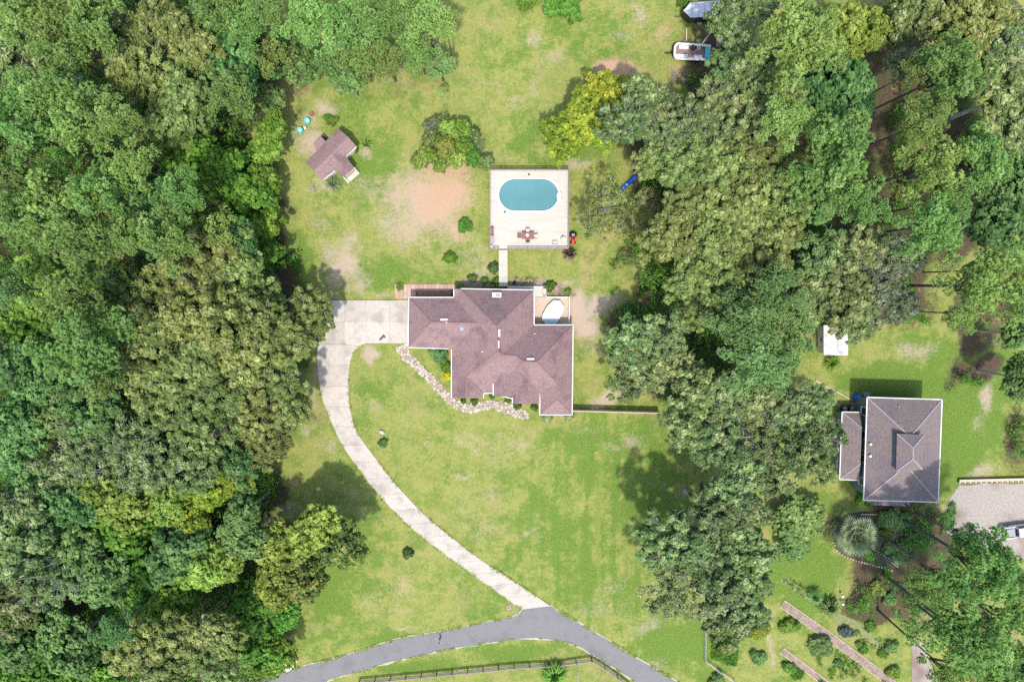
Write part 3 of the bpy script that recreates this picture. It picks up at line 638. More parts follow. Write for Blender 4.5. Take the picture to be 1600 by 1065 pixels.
def build_trees():
    buckets = {}
    for t in TREES:
        k, px, py, r = t; b = next(n for lim, n in BANDS if py < lim); buckets.setdefault((KIND[k][0], zone(px, py), b), []).append(t)
    for (look, zn, bd), ts in buckets.items():
        ts.sort(key=lambda t: t[1])
        for i, (k, px, py, r) in enumerate(ts):
            lab = f'{look}, {zn}, {bd}' + ('' if len(ts) == 1 else ', ' + ORD[i] + ('' if i else f' of {len(ts)}'))
            rg = random.Random(int(px*7+py*13)); z = tree_z(k, px, py)*rg.uniform(.93, 1.07); x, y = P2(px, py, z); R = r*.1*(CAM_H-z)/CAM_H*(1.26 if px < 400 else 1.02 if k == 'S' else 1.14)
            t = thing(TNAME[k], lab, 'tree', (x, y, 0), 0, f'{look}s' if zn != 'left woods' else f'{look}s of the left woods')
            me, lm = rg.choice(CR[MESHKIND[k]]); a = rg.uniform(0, 6.28); sx, sy = rg.uniform(.92, 1.1), rg.uniform(.92, 1.1)
            sz = R*rg.uniform(.9, 1.15)*(1.3 if k in ('P', 'PD') else 1.0)
            if sz*.9 > z: sz = z*.9
            tilt = (rg.uniform(-.1, .1), rg.uniform(-.1, .1))
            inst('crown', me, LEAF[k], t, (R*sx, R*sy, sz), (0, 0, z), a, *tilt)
            inst('limbs', lm, BARK[k], t, (R*sx, R*sy, sz), (0, 0, z), a, *tilt)
            w = (.24 if k in ('P', 'PD') else .30)*max(.5, R/4.5)
            inst('trunk', rg.choice(TRUNKS), BARK[k], t, (w, w, max(1.2, z-sz*.15) if k in ('P', 'PD') else max(.8, z-sz*.35)), (0, 0, -.1), rg.uniform(0, 6.28))
build_trees()

# the dead grey tree in the left woods
def bare_tree(px, py, z, R, label):
    x, y = P2(px, py, z); t = thing('dead_tree', label, 'tree', (x, y, 0)); r = random.Random(5); mb = MB()
    part('trunk', MB().tube([(0,0,-.1), (.1,.1,z*.4), (.05,-.1,z*.8)], [.3,.22,.15], 8), M_BARKP, t)
    for i in range(15):
        a = 6.28*i/15 + r.uniform(-.2,.2); L_ = R*r.uniform(.7, 1.1); p = [Vector((.05,-.1,z*r.uniform(.6,.8)))]
        for k in range(4): p.append(p[-1] + Vector((math.cos(a), math.sin(a), .45))*L_/4*r.uniform(.8,1.2) + Vector((r.uniform(-.25,.25), r.uniform(-.25,.25), r.uniform(-.1,.3))))
        mb.tube(p, [.11,.085,.065,.045,.02], 5, False)
        for k in range(1, 5):
            for _ in range(3):
                e = p[k] + Vector((math.cos(a+r.uniform(-1.1,1.1)), math.sin(a+r.uniform(-1.1,1.1)), r.uniform(.1,.7)))*r.uniform(.4, 1.0); mb.tube([p[k], p[k].lerp(e,.5)+Vector((0,0,.06)), e], [.05,.035,.015], 4, False)
    part('branches', mb, M_BARKP, t)
bare_tree(75, 115, 15, 3.0, 'leafless grey dead tree among the pines near the upper left corner')

# ------------------------------------------------------------------ undergrowth: low leafy cover on the forest floor
def undergrowth():
    r = np.random.RandomState(3); lit = litter; ok = np.argwhere((lit > .55) & (~far) & ~((GX > -37.5) & (GX < 20) & (GY > 15)) & ~((GX > 10) & (GX < 32) & (GY > 33)))
    pick = ok[r.randint(0, len(ok), 24000)]; x = GX[pick[:,0], pick[:,1]] + r.uniform(-.3,.3,24000); y = GY[pick[:,0], pick[:,1]] + r.uniform(-.3,.3,24000)
    dens = vnoise(x, y, 5.0, 21); keep = ((dens > .42) | ((x < -38) & (dens > .2))) & ~((x > 50) & (dens < .62)); x, y = x[keep], y[keep]; m = len(x)
    h = np.where(x < -38, r.uniform(.5, 6.0, m), r.uniform(.3, 2.8, m))*np.clip(dens[keep]*1.5, .4, 1.2); nk = 14
    C = np.repeat(np.stack([x, y, h], 1), nk, 0) + unit(r, m*nk)*np.repeat(r.uniform(.3, .8, m), nk)[:, None]*np.array([1, 1, .6]); C[:, 2] = np.maximum(.05, C[:, 2])
    Nn = unit(r, m*nk)*.6 + np.array([0, 0, .8]); Nn /= np.linalg.norm(Nn, axis=1, keepdims=True)
    me = leaf_mesh('undergrowth', C, Nn, r.uniform(.10, .24, m*nk), np.repeat(r.uniform(.1, .75, m), nk)+r.normal(size=m*nk)*.12, r=r)
    me.materials.append(LEAF['G']); o = bpy.data.objects.new('undergrowth', me); COL.objects.link(o); tag(o, 'low leafy undergrowth covering the shaded forest floor', 'undergrowth', kind='stuff')
undergrowth()

# ------------------------------------------------------------------ weeds and tufts too many to count
def weeds(polys, n, size, hmax, mat, label, seed):
    r = np.random.RandomState(seed); pts = []
    for poly in polys:
        q = np.array([P2(*p) for p in poly]); lo, hi = q.min(0), q.max(0); k = int(n/len(polys)); c = r.uniform(lo, hi, (k*3, 2)); ins = np.zeros(len(c), bool)
        for (xa, ya), (xb, yb) in zip(q, np.roll(q, -1, 0)): ins ^= ((ya > c[:,1]) != (yb > c[:,1])) & (c[:,0] < (xb-xa)*(c[:,1]-ya)/(yb-ya+1e-9)+xa)
        c = c[ins]; c = c[vnoise(c[:,0], c[:,1], 1.6, seed+5) > .47][:k]; pts.append(c)
    c = np.vstack(pts); m = len(c); nk = 9; h = r.uniform(.05, hmax, m)
    C = np.repeat(np.stack([c[:,0], c[:,1], h], 1), nk, 0) + unit(r, m*nk)*np.repeat(r.uniform(.08, .34, m), nk)[:, None]*np.array([1,1,.5]); C[:, 2] = np.maximum(.03, C[:, 2])
    Nn = unit(r, m*nk)*.6 + np.array([0,0,.8]); Nn /= np.linalg.norm(Nn, axis=1, keepdims=True)
    me = leaf_mesh('weeds', C, Nn, r.uniform(size*.5, size, m*nk), np.repeat(r.uniform(.15, .9, m), nk)+r.normal(size=m*nk)*.12, r=r); me.materials.append(LEAF[mat])
    o = bpy.data.objects.new('weeds', me); COL.objects.link(o); tag(o, label, 'weeds', kind='stuff')
weeds([[(1218,905),(1240,905),(1400,1010),(1385,1030)],[(1222,960),(1262,988),(1390,1066),(1300,1066)],[(1222,1030),(1290,1066),(1220,1066)],[(1110,985),(1155,985),(1150,1040),(1112,1030)]], 2600, .13, .4, 'G', 'loose green weeds among the garden rows', 61)
weeds([[(1300,812),(1345,800),(1430,803),(1478,845),(1440,868),(1400,886),(1340,876)],[(1380,900),(1470,900),(1470,1000),(1400,990)],[(1470,770),(1490,770),(1490,860),(1470,860)]], 1100, .14, .6, 'D', 'dark leafy ground cover round the palm bed and under the pines', 67)
weeds([[(716,424),(779,424),(779,448),(716,448)],[(796,432),(850,434),(900,462),(856,463),(855,447),(796,447)],[(618,443),(640,443),(640,462),(618,462)]], 260, .10, .3, 'K', 'small weeds in the beds behind the house', 71)

def strip(pts, w): return band([(Vector(p), w) for p in pts])
def edge_weeds(lines, n, label, seed):
    r = np.random.RandomState(seed); c = []
    for ln in lines:
        q = resample(ln, 60)
        for _ in range(int(n/len(lines))): k = r.randint(0, 59); p = q[k].lerp(q[k+1], r.rand()); c.append((p.x+r.normal()*.12, p.y+r.normal()*.12))
    c = np.array(c); c = c[vnoise(c[:,0], c[:,1], 1.1, seed) > .48]; m = len(c); nk = 7; C = np.repeat(np.stack([c[:,0], c[:,1], np.full(m, .07)], 1), nk, 0) + unit(r, m*nk)*np.array([.14,.14,.03])
    Nn = unit(r, m*nk)*.5 + np.array([0,0,.9]); Nn /= np.linalg.norm(Nn, axis=1, keepdims=True)
    me = leaf_mesh('grass_tufts', C, Nn, r.uniform(.03, .09, m*nk), np.repeat(r.uniform(.3, 1, m), nk), r=r); me.materials.append(LEAF['K']); o = bpy.data.objects.new('grass_tufts', me); COL.objects.link(o); tag(o, label, 'grass', kind='stuff')
edge_weeds([rn[1:10], rn[12:], rs[:-2], Ledge, Redge], 2600, 'grass tufts creeping over the edges of road and driveway', 81)

# ------------------------------------------------------------------ shrubs and garden plants
SHR = []
for i in range(2):
    r_ = np.random.RandomState(200+i); n = 520; d = unit(r_, n); d[:, 2] = np.abs(d[:, 2]); S = d*r_.uniform(.45, 1.0, n)[:, None]*(1+.10*np.sin(3*np.arctan2(d[:,1], d[:,0])+i)+.08*np.sin(7*np.arctan2(d[:,1], d[:,0])+2*i))[:, None]*np.array([1, 1, .85]); nk = 5
    C = np.repeat(S, nk, 0) + unit(r_, n*nk)*.09; Nn = unit(r_, n*nk)*.7+np.repeat(d, nk, 0)*.6+np.array([0,0,.4]); Nn /= np.linalg.norm(Nn, axis=1, keepdims=True)
    SHR.append(leaf_mesh('shrub_foliage', C, Nn, r_.uniform(.07, .15, n*nk), np.repeat(.2+.5*d[:,2]+r_.normal(size=n)*.14, nk), r=r_))  # tint rises towards the top, painting top light into the shrub leaves
STEM = mesh_from('stem', MB().tube([(0,0,-.05),(.02,.01,.4),(0,.03,.75)], [.05,.035,.02], 6), None)
def shrub(px, py, rpx, label, mat='D', h=None, name='shrub', cat='shrub', group=None, sq=1.0, rz=0):
    R = rpx*.1; h = h or R*1.1; x, y = P2(px, py, h*.4); t = thing(name, label, cat, (x, y, 0), rz, group)
    rg = random.Random(int(px*3+py)); q1, q2 = rg.uniform(.85, 1.2), rg.uniform(.8, 1.1)
    if rpx >= 11 and mat in 'GDBEY': [inst('foliage', rg.choice(CR['G'])[0], LEAF[mat], t, (R*q1*s_, R*sq*q2*s_, h*.85*s_), (R*ox, R*oy, h*.35), rg.uniform(0, 6.2)) for s_, ox, oy in ((.8, rg.uniform(-.2,.2), rg.uniform(-.2,.2)), (.5, rg.uniform(.3,.7), rg.uniform(-.6,.6)), (.55, rg.uniform(-.7,-.3), rg.uniform(-.6,.6)))]
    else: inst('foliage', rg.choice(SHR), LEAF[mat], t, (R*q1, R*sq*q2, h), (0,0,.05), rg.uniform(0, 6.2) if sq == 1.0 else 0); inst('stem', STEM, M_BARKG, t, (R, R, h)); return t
LEAF['A'] = leafmat('agave_blades', (.06,.10,.035), (.17,.24,.09), (.34,.38,.2), trans=.1)
LEAF['V'] = leafmat('silver_palm_fans', (.10,.14,.06), (.25,.31,.15), (.42,.47,.27), trans=.12)
LEAF['M'] = leafmat('burgundy_leaves', (.03,.018,.018), (.085,.045,.045), (.16,.10,.09), trans=.1)
LEAF['E'] = leafmat('blue_grey_leaves', (.035,.055,.05), (.10,.135,.125), (.2,.25,.24), trans=.1)
LEAF['H'] = leafmat('pale_mint_leaves', (.16,.22,.07), (.36,.44,.18), (.5,.58,.3), trans=.2)
LEAF['F'] = leafmat('bright_yellow_flowers', (.30,.30,.01), (.75,.66,.01), (.9,.8,.03), trans=.2)
def spiky(px, py, rpx, label, mat='A', h=.8, nb=60, w=.06, name='spiky_plant', cat='plant', droop=.5):
    """a rosette of long blades"""
    R = rpx*.1; x, y = P2(px, py, h*.4); t = thing(name, label, cat, (x, y, 0)); r = random.Random(int(px+py)); mb = MB(); tint = []
    for i in range(nb):
        a = i*2.39996 + r.uniform(-.2,.2); el = r.uniform(.15, 1.25); L_ = R*r.uniform(.8, 1.08); d = Vector((math.cos(a), math.sin(a), 0)); sd = Vector((-d.y, d.x, 0)); p0 = d*.08 + Vector((0,0,.1*h))
        p1 = p0 + d*L_*.5*math.cos(el*.8) + Vector((0,0,h*math.sin(el))); p2 = p0 + d*L_*math.cos(el*.55) + Vector((0,0,h*(math.sin(el)*1.15-droop*math.cos(el))))
        p2.z = max(.05, p2.z); mb.add([p0-sd*w*.6, p0+sd*w*.6, p1+sd*w, p1-sd*w, p2], [(0,1,2,3),(3,2,4)]); tt = r.uniform(.35, .9); tint += [tt-.3, tt-.3, tt, tt, tt+.1]
    me = mesh_from('blades', mb, None); q = me.attributes.new('tint', 'FLOAT', 'POINT'); q.data.foreach_set('value', np.clip(tint, 0, 1))
    inst('blades', me, LEAF[mat], t); part('stem', MB().tube([(0,0,-.05),(0,0,.15*h)], [.12*R+.03,.08*R+.02], 8), M_BARK, t); return t
# ------------------------------------------------------------------ buildings
def wall_windows(root, wall, poly, base, top, w=1.2, h=1.3, every=3.6, skip=(), sill=.9, door_on=None):
    """windows set into the long sides of a wall polygon: frame proud of the wall, pane in it, sill below"""
    n = len(poly); A = sum(poly[i][0]*poly[(i+1) % n][1]-poly[(i+1) % n][0]*poly[i][1] for i in range(n)); sg = 1 if A > 0 else -1
    for i in range(n):
        a, b = Vector(poly[i]), Vector(poly[(i+1) % n]); L_ = (b-a).length
        if L_ < 2.2 or i in skip: continue
        d = (b-a).normalized(); nn = Vector((d.y, -d.x))*sg; ang = math.atan2(d.y, d.x); k = max(1, int(L_/every))
        for j in range(k):
            c = a.lerp(b, (j+.5)/k)
            if door_on == i and j == k//2:
                q = c + nn*.02; dr = part('door', MB().box((q.x, q.y, base+1.02), (.95, .07, 2.04), ang), M_BRWN, root, False)
                q = c + nn*.075 + d*.36; part('handle', MB().box((q.x, q.y, base+1.0), (.05, .05, .12), ang), M_DARK, dr, False); continue
            zc = base+sill+h/2; q = c + nn*.025
            fm = MB()
            for s in (-1, 1):
                e = q + d*s*w/2; fm.box((e.x, e.y, zc), (.09, .08, h+.09), ang); fm.box((q.x, q.y, zc+s*h/2), (w-.09, .076, .09), ang)
            fr = part('window', fm, M_WHITE, root, False); g = c + nn*.01; part('pane', MB().box((g.x, g.y, zc), (w-.1, .03, h-.1), ang), M_GLASS, fr, False)
            s_ = c + nn*.06; part('sill', MB().box((s_.x, s_.y, zc-h/2-.08), (w+.15, .14, .06), ang), M_WHITE, fr, False)
def facet_roof(root, facets, Z, mat, name='roof_slope', lift=0.0):
    """each slope is a piece: a slab 6 cm thick cut to the outline of the slope. facets: lists of (px, py, z)"""
    for f in facets:
        pts = [P(x, y, Z[z] if isinstance(z, str) else z) + Vector((0,0,lift)) for x, y, z in f]; n = len(pts)
        mb = MB(); vs = pts + [p - Vector((0,0,.06)) for p in pts]
        mb.add(vs, [tuple(range(n)), tuple(range(2*n-1, n-1, -1))] + [(i, (i+1) % n, n+(i+1) % n, n+i) for i in range(n)])
        o = part(name, mb, mat, root, False)
        bm = bmesh.new(); bm.from_mesh(o.data); bmesh.ops.triangulate(bm, faces=[q for q in bm.faces if len(q.verts) > 4]); bmesh.ops.recalc_face_normals(bm, faces=bm.faces); bm.to_mesh(o.data); bm.free()
def caps(root, lines, mat, w=.24, name='ridge_cap'):
    for a, b in lines:
        p, q = P(*a), P(*b); up = Vector((0,0,.05)); part(name, MB().bar(p+up, q+up, w, .06), mat, root, False)
def gutters(root, lines, mat=None, w=.13, out=None):
    for a, b in lines:
        p, q = P(*a)+Vector((0,0,.02)), P(*b)+Vector((0,0,.02)); part('gutter', MB().bar(p, q, w, .13), mat or M_WHITE, root, False)
def roof_vent(root, px, py, z, w, d, rz=0, mat=None, h=.12):
    p = P(px, py, z); part('roof_vent', MB().bbox((p.x, p.y, z+h/2-.03), (w, d, h+.06), rz, .03), mat or M_GREY, root, False)

# ---- main house with the brown-pink hipped roof
E = 2.9
mh = thing('main_house', 'house with brown-pink many-hipped shingle roof and white gutters beside the curved driveway', 'house', tuple(P(770, 550, 0)))
ZH = {'e': E, 'w': 5.3, 'c': 7.0, 'm': 6.0, 'r': 6.6, 'f': 4.45, 'g': 5.35, 'p': 2.72}
F = [
 [(639,465,'e'),(674.2,503.2,'w'),(638,542,'e')],
 [(639,465,'e'),(709,465,'e'),(745,504.8,'w'),(674.2,503.2,'w')],
 [(638,542,'e'),(674.2,503.2,'w'),(745,504.8,'w'),(706,545,'e')],
 [(709,451,'e'),(720,451.5,'e'),(775.5,509,'c'),(778,549,'c'),(729.5,588,'f'),(728.5,622,'f'),(706,622,'e'),(706,545,'e'),(745,504.8,'w'),(709,465,'e')],
 [(720,451.5,'e'),(834,453.5,'e'),(775.5,509,'c')],
 [(834,453.5,'e'),(834,508,'e'),(785,553.5,'m'),(778,549,'c'),(775.5,509,'c')],
 [(834,508,'e'),(895,508,'e'),(838.5,565.5,'r'),(818,564.5,'r'),(808,556.5,'m'),(785,553.5,'m')],
 [(778,549,'c'),(785,553.5,'m'),(808,556.5,'m'),(771,597.5,'e'),(770.5,614,'p'),(755,613.5,'p'),(729.5,588,'f')],
 [(729.5,588,'f'),(755,613.5,'e'),(755,622,'e'),(728.5,622,'f')],
 [(808,556.5,'m'),(818,564.5,'r'),(808.3,576,'g'),(807.5,620,'g'),(771,618.5,'e'),(771,597.5,'e')],
 [(808.3,576,'g'),(843.7,612,'e'),(843.3,630.5,'e'),(807,630.5,'g'),(807.5,620,'g')],
 [(801,620,4.85),(807.5,620,'g'),(807,630.5,'g'),(801,630.3,4.85)],
 [(818,564.5,'r'),(838.5,565.5,'r'),(871,599.5,'f'),(844.5,624,'e'),(843.7,612,'e'),(808.3,576,'g')],
 [(871,599.5,'f'),(870.5,624,'f'),(844,647,'e'),(844.5,624,'e')],
 [(844,647,'e'),(870.5,624,'f'),(893.5,647.3,'e')],
 [(895,508,'e'),(893.5,647.3,'e'),(870.5,624,'f'),(871,599.5,'f'),(838.5,565.5,'r')]]
facet_roof(mh, F, ZH, M_SHING)
z = ZH
caps(mh, [((639,465,E),(674.2,503.2,z['w'])),((638,542,E),(674.2,503.2,z['w'])),((674.2,503.2,z['w']),(745,504.8,z['w'])),((720,451.5,E),(775.5,509,z['c'])),((834,453.5,E),(775.5,509,z['c'])),
 ((775.5,509,z['c']),(778,549,z['c'])),((778,549,z['c']),(729.5,588,z['f'])),((729.5,588,z['f']),(728.5,622,z['f'])),((778,549,z['c']),(785,553.5,z['m'])),((785,553.5,z['m']),(808,556.5,z['m'])),((808,556.5,z['m']),(818,564.5,z['r'])),
 ((818,564.5,z['r']),(838.5,565.5,z['r'])),((818,564.5,z['r']),(808.3,576,z['g'])),((808.3,576,z['g']),(807.5,620,z['g'])),((838.5,565.5,z['r']),(871,599.5,z['f'])),((838.5,565.5,z['r']),(895,508,E)),((871,599.5,z['f']),(870.5,624,z['f'])),
 ((870.5,624,z['f']),(844,647,E)),((870.5,624,z['f']),(893.5,647.3,E))], M_RIDGE, .15)
gutters(mh, [((638.5,464.4,E),(709,464.4,E)),((638.6,464.4,E),(637.5,542.6,E)),((638,542.8,E),(701,544.6,E)),((705.4,545.5,E),(705.2,621,E)),((709,452,E),(709,463,E)),((720,450.9,E),(834.6,452.9,E)),((834.6,453,E),(834.6,507,E)),((834.6,507.4,E),(895.6,507.4,E)),
 ((895.6,507.5,E),(894,647.6,E)),((843.6,647.8,E),(894,648,E)),((843.4,629,E),(843.4,647.5,E)),((843,614,E),(843,629.5,E)),((770.6,599,E),(770.6,618,E)),((800.5,620.5,4.85),(800.5,630,4.85)),((756,614,2.72),(769,614.2,2.72)),((755.5,614.5,E),(755.5,622,E))])
EAVE = [(639,465),(709,465),(709,451.5),(834,453.5),(834,508),(895,508),(893.5,647.3),(844,647),(843.5,630),(801,630),(801,619.5),(771,618.5),(771,600),(755.5,600),(755,622),(706,622),(706,545),(638,542)]
ep = [P2(a, b, E) for a, b in EAVE]
part('soffit', MB().prism(inset(ep, .05), E-.22, E-.10), M_WHITE, mh, False)
wp = inset(ep, .55); wall = part('wall', MB().prism(wp, -.1, E-.221), M_BRICKW, mh, False)
wall_windows(mh, wall, wp, .25, E, door_on=12)
for tri in ([(707,621.2,E),(754,621.2,E),(728.5,621.2,4.4)], [(772,618,E),(842,629.6,E),(807,626,5.3)]):
    p = [P(*q) for q in tri]; part('gable_wall', MB().add([q+Vector((0,.08,-.12)) for q in p]+[q+Vector((0,.28,-.12)) for q in p], [(0,1,2),(5,4,3),(0,3,4,1),(1,4,5,2),(2,5,3,0)]), M_CREAM, mh, False)
# roof fittings
M_VENT = pm('beige_vent', (.50,.46,.44), (.44,.40,.385), 4)
for px, py, zz, w, d in ((694,499,5.05,1.15,.38),(780,520,6.85,.36,1.15),(778.8,537.5,6.9,.36,1.15),(829,560.5,6.3,1.15,.38)): roof_vent(mh, px, py, zz, w, d, mat=M_VENT)
for px, py, zz in ((753.7,549,5.6),(835.5,521,3.75),(698,503,5.3)):
    p = P(px, py, zz); part('vent_pipe', MB().tube([p-Vector((0,0,.2)), p+Vector((0,0,.3))], [.09,.09], 8), M_WHITE, mh, False)
p = P(721.5,513,4.8); sk = part('skylight', MB().bbox((p.x, p.y, 4.8), (.62, .62, .22), 0, .05), M_GREY, mh, False); part('pane', MB().box((p.x, p.y, 4.925), (.46, .46, .02)), pm('skylight_glass', (.25,.34,.42), (.22,.30,.38), 2, rough=.1, spec=.6), sk, False)
p = P(776,461,3.9); ch = part('skylight', MB().bbox((p.x, p.y, 3.55), (1.45, .9, .5), 0, .05), M_ALU, mh, False); part('pane', MB().box((p.x+.2, p.y, 3.82), (.7, .55, .04)), M_GREY, ch, False); part('pane', MB().box((p.x-.42, p.y, 3.82), (.35, .55, .04)), M_WHITE, ch, False)

# ---- neighbour house, taller, grey-brown roof with a raised roof block
E2 = 5.1; R2 = 8.2
nh = thing('neighbour_house', 'tall house with grey-brown hipped roof and raised roof block at the right', 'house', tuple(P(1395, 690, 0)))
NW, NE, SE, SW = (1355.5,621,E2),(1471.5,624.5,E2),(1465.5,783.5,E2),(1350,780.5,E2); AN, AS = (1422,682,R2),(1416,727,R2)
facet_roof(nh, [[NW,NE,AN],[NE,SE,AS,AN],[SE,SW,AS],[SW,NW,AN,AS]], {}, M_SHING2)
caps(nh, [(NW,AN),(NE,AN),(SE,AS),(SW,AS),(AN,AS)], M_RIDGE2, .16)
gutters(nh, [((1355,620.4,E2),(1472,624,E2)),((1472.1,624,E2),(1466,784,E2)),((1466,784.1,E2),(1349.5,781.1,E2)),((1349.4,781,E2),(1354.9,620.5,E2))], w=.15)
ep2 = [P2(a, b, E2) for a, b, _ in (NW, NE, SE, SW)]
part('soffit', MB().prism(inset(ep2, .06), E2-.24, E2-.12), M_WHITE, nh, False)
wp2 = inset(ep2, .55); w2 = part('wall', MB().prism(wp2, -.1, E2-.241), M_TEAL, nh, False)
wall_windows(nh, w2, wp2, 1.6, E2, every=3.4, h=1.5)
# raised block
EM, RM = 8.3, 9.5; mn, me_, ms, mw = (1401.5,677,EM),(1444,679,EM),(1441,733,EM),(1400,736.5,EM); a1, a2 = (1426.5,699.5,RM),(1426.5,717,RM)
facet_roof(nh, [[mn,me_,a1],[me_,ms,a2,a1],[ms,mw,a2],[mw,mn,a1,a2]], {}, M_SHING2, name='upper_roof_slope')
caps(nh, [(mn,a1),(me_,a1),(ms,a2),(mw,a2),(a1,a2)], M_RIDGE2, .14)
bp_ = inset([P2(q[0], q[1], EM) for q in (mn, me_, ms, mw)], .22); blk = part('upper_wall', MB().prism(bp_, 6.0, EM-.08), M_TEAL, nh, False)
for t in (.2, .5, .8):
    a, b = Vector(bp_[3]), Vector(bp_[0]); q = a.lerp(b, t); part('upper_window', MB().box((q.x-.02, q.y, 7.85), (.06, .9, .3), 0), M_GLASS, nh, False)
for px, py in ((1360,693.5),(1359.5,712)):
    p = P(px, py, 5.6); v_ = part('vent_cap', MB().lathe((p.x, p.y, 5.3), [(.10,0),(.10,.35),(.2,.38),(.2,.46),(.05,.52)], 10), M_WHITE, nh, False)
p = P(1404,634,5.8); part('vent_cap', MB().lathe((p.x, p.y, 5.7), [(.08,0),(.08,.25),(.13,.27),(.04,.33)], 8), M_GREY, nh, False)
# side wing under a lower roof against the west wall
EW = 3.0; wN, wE, wF, wS = (1316.3,643.8,EW),(1344.5,644.2,EW),(1342,749.2,EW),(1312.4,748.2,EW); tN, tS = (1346.5,668.5,4.3),(1344.5,724,4.3)
facet_roof(nh, [[wN,wE,tN],[wN,tN,tS,wS],[wS,tS,wF]], {}, M_SHING2, name='wing_roof_slope')
caps(nh, [(wN,tN),(wS,tS)], M_RIDGE2, .13); gutters(nh, [((1315.8,643.3,EW),(1344,643.7,EW)),((1315.8,643.3,EW),(1311.9,748.8,EW)),((1311.9,748.8,EW),(1341,749.8,EW))])
wing = [P2(*q[:2], EW) for q in (wN, wE, wF, wS)]; wv = inset(wing, .35); wv[1] = (wv[1][0]+.3, wv[1][1]); wv[2] = (wv[2][0]+.3, wv[2][1])
ww = part('wing_wall', MB().prism(wv, -.1, EW-.05), M_TEAL, nh, False)
wall_windows(nh, ww, wv, .5, EW, skip=(1,), every=3.2)
# porch roof on the south side and the painted landing on the north-west
pr = [P(1365,772,3.25),P(1421,773.5,3.25),P(1421,790.5,2.75),P(1365,789,2.75)]
part('porch_roof', MB().add(pr+[q-Vector((0,0,.1)) for q in pr], [(0,3,2,1),(4,5,6,7),(0,1,5,4),(1,2,6,5),(2,3,7,6),(3,0,4,7)]), M_SHING2, nh, False)
for px in (1367, 1393, 1419):
    a = P(px, 788, 2.7); part('porch_post', MB().box((a.x, a.y, 1.3), (.12,.12,2.7)), M_WHITE, nh, False)
a, b = P(1335,628,.7), P(1352,645,.7); part('landing', MB().box(((a.x+b.x)/2, (a.y+b.y)/2, .35), (abs(b.x-a.x), abs(b.y-a.y), .7)), M_TEAL, nh, False)
for k in range(3): part('step', MB().box((a.x-.17-.3*k, (a.y+b.y)/2+.3, .27-.2*k+.02), (.3, 1.0, .55-.2*k*.0)), M_WOODG, nh, False) if k == 0 else None

# ---- playhouse on the left lawn
ph = thing('playhouse', 'small T-shaped cabin with brown shingle roof on the left lawn', 'cabin', tuple(P(520, 245, 0)))
EP, RP = 2.35, 3.25
nN, nE, nW, nS = (528.3,200.5),(557,228.6),(477,254),(505,281)
rA, rB = (543.3,213.5,RP),(490.2,266.8,RP)
mid = ((rA[0]+rB[0])/2, (rA[1]+rB[1])/2)
g1, g2 = (540.5,244.5),(522.5,266.5); s1, s2 = (553,261.8),(536.5,276.5); gr = (518.5,240.5,3.2); gs = (545.2,269.6,3.0)
facet_roof(ph, [[(nN[0],nN[1],EP),rA,rB,(nW[0],nW[1],EP)], [rA,(nE[0],nE[1],EP),(g1[0],g1[1],EP),gr,(g2[0],g2[1],EP),(nS[0],nS[1],EP),rB],
  [gr,(g1[0],g1[1],EP),(s1[0],s1[1],EP),gs],[gr,gs,(s2[0],s2[1],EP),(g2[0],g2[1],EP)]], {}, M_SHING)
pe = [P2(a, b, EP) for a, b in (nN, nE, g1, s1, s2, g2, nS, nW)]
pw = inset(pe, .28); w3 = part('wall', MB().prism(pw, -.1, EP-.07), M_CREAM, ph, False); wall_windows(ph, w3, pw, .1, EP, w=.9, h=.8, every=2.2, door_on=3)
for a_, b_, c_ in ((nN, nE, rA), (nW, nS, rB), (s1, s2, gs)):
    q = [P(a_[0], a_[1], EP), P(b_[0], b_[1], EP), P(c_[0], c_[1], c_[2]-.05)]; ctr = P(520, 245, EP); q = [v_ + Vector((ctr.x-v_.x, ctr.y-v_.y, 0)).normalized()*.3 for v_ in q]
    part('gable_wall', MB().add(q + [v_ + Vector((ctr.x-v_.x, ctr.y-v_.y, 0)).normalized()*.12 for v_ in q], [(0,1,2),(5,4,3),(0,3,4,1),(1,4,5,2),(2,5,3,0)]), M_CREAM, ph, False)
gutters(ph, [((g2[0],g2[1],EP-.03),(nS[0],nS[1],EP-.03)),((nE[0],nE[1],EP-.03),(g1[0],g1[1],EP-.03))], w=.16)
# lean-to behind it, front steps with white rails, stains of moss are the dark blots
lt = [P(489,224,2.2),P(500,212,2.25),P(512,224,2.34),P(498,240,2.34)]
part('lean_to_roof', MB().add([v_+Vector((0,0,.02)) for v_ in lt]+[v_-Vector((0,0,.05)) for v_ in lt], [(0,1,2,3),(7,6,5,4),(0,4,5,1),(1,5,6,2),(2,6,7,3),(3,7,4,0)]), pm('old_pinkish_roofing', (.27,.185,.175), (.19,.13,.125), 3), ph, False)
for k in range(3):
    o0 = Vector((s1[0], s1[1])); o1 = Vector((s2[0], s2[1])); dr = Vector((.62,.78)); q = [o0+dr*(2+5*k)*.75, o0+dr*(6.3+5*k)*.75, o1+dr*(6.3+5*k)*.75, o1+dr*(2+5*k)*.75]; zt = .55-.18*k
    part('step', MB().prism([P2(v_.x, v_.y, zt) for v_ in q], 0, zt), M_WOODL if k else M_WOODG, ph, False)
for s_ in (s1, s2):
    a = P(s_[0], s_[1], 1.3); b = P(s_[0]+7.5, s_[1]+9, .9); part('rail', MB().bar(a, b, .09, .07), M_WHITE, ph, False)
    for q in (a, b): part('rail_post', MB().box((q.x, q.y, q.z/2-.05), (.09,.09,q.z)), M_WHITE, ph, False)

